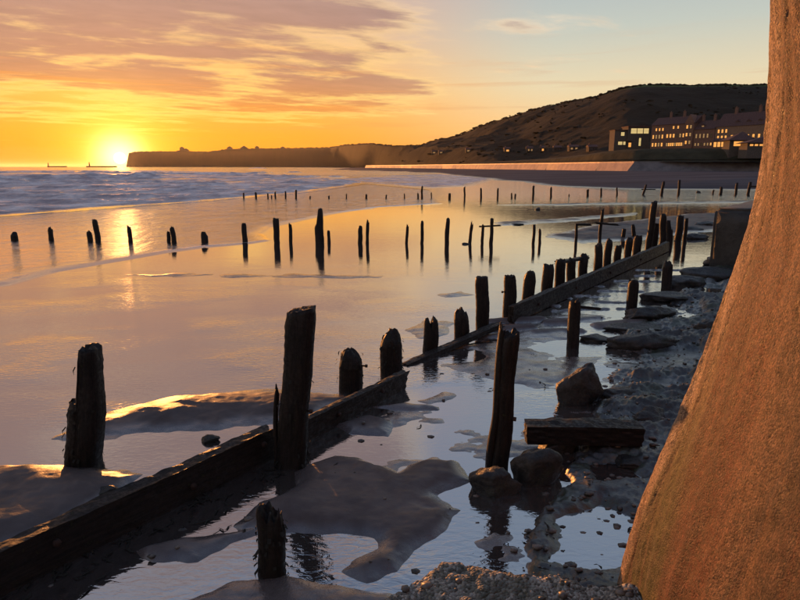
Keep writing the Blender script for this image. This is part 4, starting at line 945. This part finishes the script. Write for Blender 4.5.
# plan path: s = distance along the face back from the far edge; the far edge is a rounded arris and a return
path = []
S = np.concatenate([np.linspace(6.5, .34, 230), np.linspace(.335, .0, 34)])
for s in S: path.append((E0 - dvec * s, nvec, s))
rc = .035
for k in range(1, 9):
    a = k / 8 * math.pi / 2; path.append((E0 + dvec * rc * math.sin(a) - nvec * rc * (1 - math.cos(a)), (nvec * math.cos(a) + dvec * math.sin(a)), -rc * a))
endp = path[-1][0]
for s in np.linspace(.1, 3.0, 24): path.append((endp - nvec * s, dvec, -.1 - s))
PX = np.array([p[0].x for p in path]); PY = np.array([p[0].y for p in path]); SS = np.array([p[2] for p in path])
swell = xref - xs                                # how far the foot flares out toward the beach
flare_n = np.array([[-1.0, .0]])
Zg, Sg = np.meshgrid(zs, SS, indexing='ij'); sw_g = np.repeat(swell[:, None], len(SS), 1)
Xg = PX[None, :] - sw_g; Yg = PY[None, :] + 0 * sw_g
# relief: a rib with a groove behind the arris, board marks, pitting
nseed = fbm(Zg * 1.5 + 3, Sg * 2, 3)
rel = np.zeros_like(Zg)
gpos = .17 + .05 * (Zg - 1.5) * .3 + .008 * nseed
rel -= .007 * np.exp(-((Sg - gpos) / .010) ** 2)
rel += .020 * fbm(Sg * 9 + Zg * 1.5, Zg * .5, 3) * (Sg > 0)
rel += .007 * fbm(Sg * 16, Zg * 14, 4, .6)
rel += .022 * fbm(Sg * 5 + 3, Zg * 4, 3) * sst(.4, 1.4, Sg)
Xg += rel * nvec.x; Yg += rel * nvec.y
M_wall, t = mat('stained_sea_wall_concrete')
s_ = t.attr('along'); h_ = t.attr('height')
co = t.comb(t.m('MULTIPLY', s_, 1.0), h_, 0.0)
stv = t.noise(t.comb(t.m('MULTIPLY', s_, 26), t.m('MULTIPLY', h_, 1.1), 0), 1.0, 6, .65)
gr = t.noise(co, 95, 4, .7); gr2 = t.noise(co, 14, 6, .65); vor = t.voro(co, 78)
sd0 = t.m('ADD', s_, t.m('MULTIPLY', t.m('SUBTRACT', h_, 1.2), .30)); s2 = t.m('ADD', sd0, t.m('MULTIPLY', t.m('SUBTRACT', t.noise(co, 3, 4, .6), .5), .16))
c = t.mix(t.rng(stv, .35, .68), (.22, .10, .046), (.36, .19, .095))
red = t.m('MULTIPLY', t.m('MULTIPLY', t.rng(s2, .34, .52), t.rng(s2, 1.15, .85)), t.rng(h_, 3.0, 1.6))
c = t.mix(t.rng(s_, .20, .10), c, (.46, .28, .16))  # strip along the arris painted lighter, as the sun catches it more
c = t.mix(t.m('MULTIPLY', red, t.rng(gr2, .30, .62, .55, 1.0)), c, (.13, .026, .014))
grn = t.m('MULTIPLY', t.m('MULTIPLY', t.rng(s_, .07, .15), t.rng(s2, .58, .34)), t.rng(h_, 2.2, 1.0))
c = t.mix(t.m('MULTIPLY', grn, t.rng(gr2, .25, .6, .6, 1.0)), c, (.050, .054, .012))
brn = t.m('MULTIPLY', t.rng(s2, .90, 1.5), t.rng(h_, 4.2, 1.6))
c = t.mix(t.m('MULTIPLY', brn, t.rng(gr2, .36, .58, .42, 1.0)), c, (.060, .030, .018))
c = t.mix(t.m('MULTIPLY', t.rng(stv, .52, .64), .7), c, (.10, .045, .025))
c = t.mix(t.m('MULTIPLY', t.rng(t.m('ABSOLUTE', t.m('SUBTRACT', s_, t.m('ADD', .1475, t.m('MULTIPLY', h_, .015)))), .03, .008), .7), c, (.09, .05, .035))
c = t.mix(t.m('MULTIPLY', t.rng(t.m('ABSOLUTE', t.m('SUBTRACT', s_, 1.22)), .022, .006), .7), c, (.08, .05, .04))
vcol = t.sep(t.voro(co, 78, out='Color'))[0]; vcol2 = t.sep(t.voro(co, 34, out='Color'))[1]
wide = t.noise(t.comb(t.m('MULTIPLY', s2, 7.0), t.m('MULTIPLY', h_, .35), 2.0), 1.0, 4, .6)
blot = t.noise(t.comb(t.m('MULTIPLY', s_, 3.0), t.m('MULTIPLY', h_, 2.0), 5.0), 1.6, 6, .65)
c = t.mix(t.m('MULTIPLY', t.rng(wide, .46, .60), .85), c, (.10, .032, .016))
c = t.mix(t.m('MULTIPLY', t.m('MULTIPLY', t.rng(blot, .46, .60), t.rng(s2, .9, 1.7)), .85), c, (.045, .026, .018))
fac = t.m('MULTIPLY', t.rng(vcol, 0, 1, .40, 1.45, False), t.rng(vcol2, 0, 1, .72, 1.12, False))
c = t.mix(1.0, c, t.comb(fac, fac, fac), 'MULTIPLY')
c = t.mix(t.m('MULTIPLY', t.rng(gr, .56, .66, 0, .55), t.rng(h_, .6, 3.0, .45, 1.0)), c, (.55, .36, .22))
c = t.mix(t.rng(gr, .47, .34, 0, .85), c, (.05, .028, .018))
setp(t, Base_Color=c, Roughness=t.rng(gr2, .3, .7, .30, .60)); t.bs.inputs['Specular IOR Level'].default_value = .30
t.put(t.bs.inputs['Normal'], t.bump(t.m('ADD', t.m('ADD', t.m('MULTIPLY', gr, 1.5), t.m('MULTIPLY', vor, -.5)), t.m('MULTIPLY', stv, .5)), 1.0, .007))
wall = mesh_obj('sea_wall', np.stack([Xg.ravel(), Yg.ravel(), Zg.ravel()], 1), gridfaces(len(zs), len(SS))[:, ::-1], M_wall, attrs={'along': Sg.ravel(), 'height': Zg.ravel()})
tag(wall, 'great curving concrete sea wall on the right, stained green, red and brown', 'sea wall')
# body and coping behind the face

# ------------------------------------------------------------------ sea haze
hm = bpy.data.materials.new('sea_haze'); hm.use_nodes = True; ht = NT(hm.node_tree); ho = ht.new('ShaderNodeOutputMaterial'); pv = ht.new('ShaderNodeVolumePrincipled')
pv.inputs['Color'].default_value = (.92, .90, .88, 1); pv.inputs['Density'].default_value = 1.7e-5; pv.inputs['Anisotropy'].default_value = .7
ht.put(ho.inputs['Volume'], pv.outputs[0])
hz = MB().box((-31000, -31000, -190), (31000, 31000, 104)).build('haze', hm); tag(hz, kind='stuff')

# ------------------------------------------------------------------ pebbles and torn weed on the shelf, mud and ledge
_r = np.random.RandomState(4); bv = []; bf = []; cnt = 0; pts_ = []
while len(pts_) < 2600:
    xx, yy = _r.uniform(-3.5, 7), 3.2 + 11 * _r.rand() ** 1.6
    sdv_ = float(sdpoly(np.array([xx]), np.array([yy]), shelf)[0])
    if sdv_ > -.25 or _r.rand() < .06 and xx > gl_x(yy) + .6: pts_.append((xx, yy))
PA = np.array(pts_); pzv, _a, _b = beach_z(PA[:, 0], PA[:, 1])
inl = sdpoly(PA[:, 0], PA[:, 1], poly_) > 0; pzv = np.where(inl, .30, pzv)
for (xx, yy), z0 in zip(pts_, pzv):
    sz = .008 + .030 * _r.rand() ** 3; vv = iv * (1 + .3 * (_r.rand(len(iv), 1) - .5)) * np.array([sz * _r.uniform(.8, 1.6), sz, sz * .6]) + np.array([xx, yy, max(z0, -.01) + sz * .25])
    bv.append(vv); bf.append(ifc + cnt); cnt += len(iv)
M_peb = simple('mixed_pebbles', (.03, .028, .026), (.16, .13, .11), 9, .5, .2, .002, 3)
tag(mesh_obj('pebbles', np.concatenate(bv), np.concatenate(bf), M_peb), kind='stuff')
bv = []; bf = []; cnt = 0
for k in range(520):
    if _r.rand() < .5:
        t_ = _r.rand(); xx = a_near[0] + (b_near[0] - a_near[0]) * t_ + _r.normal(0, .22); yy = a_near[1] + (b_near[1] - a_near[1]) * t_ + _r.normal(0, .22)
    else: xx, yy = pts_[_r.randint(len(pts_))]; 
    z0 = max(float(beach_z(np.array([xx]), np.array([yy]))[0][0]), 0.0) + .004
    an = _r.uniform(0, 6.28); vs = []; n_ = 6; L_ = _r.uniform(.05, .22)
    for i in range(n_):
        an += _r.normal(0, .55); xx += math.cos(an) * L_ / n_; yy += math.sin(an) * L_ / n_; wdt = .009 * math.sin(math.pi * (i + .6) / (n_ + .2))
        vs += [(xx - math.sin(an) * wdt, yy + math.cos(an) * wdt, z0 + .012 * _r.rand()), (xx + math.sin(an) * wdt, yy - math.cos(an) * wdt, z0 + .012 * _r.rand())]
    bv.append(np.array(vs)); bf += [(cnt + 2 * i, cnt + 2 * i + 1, cnt + 2 * i + 3, cnt + 2 * i + 2) for i in range(n_ - 1)]; cnt += 2 * n_
tag(mesh_obj('seaweed_litter', np.concatenate(bv), bf, M_weed, None, False), kind='stuff')
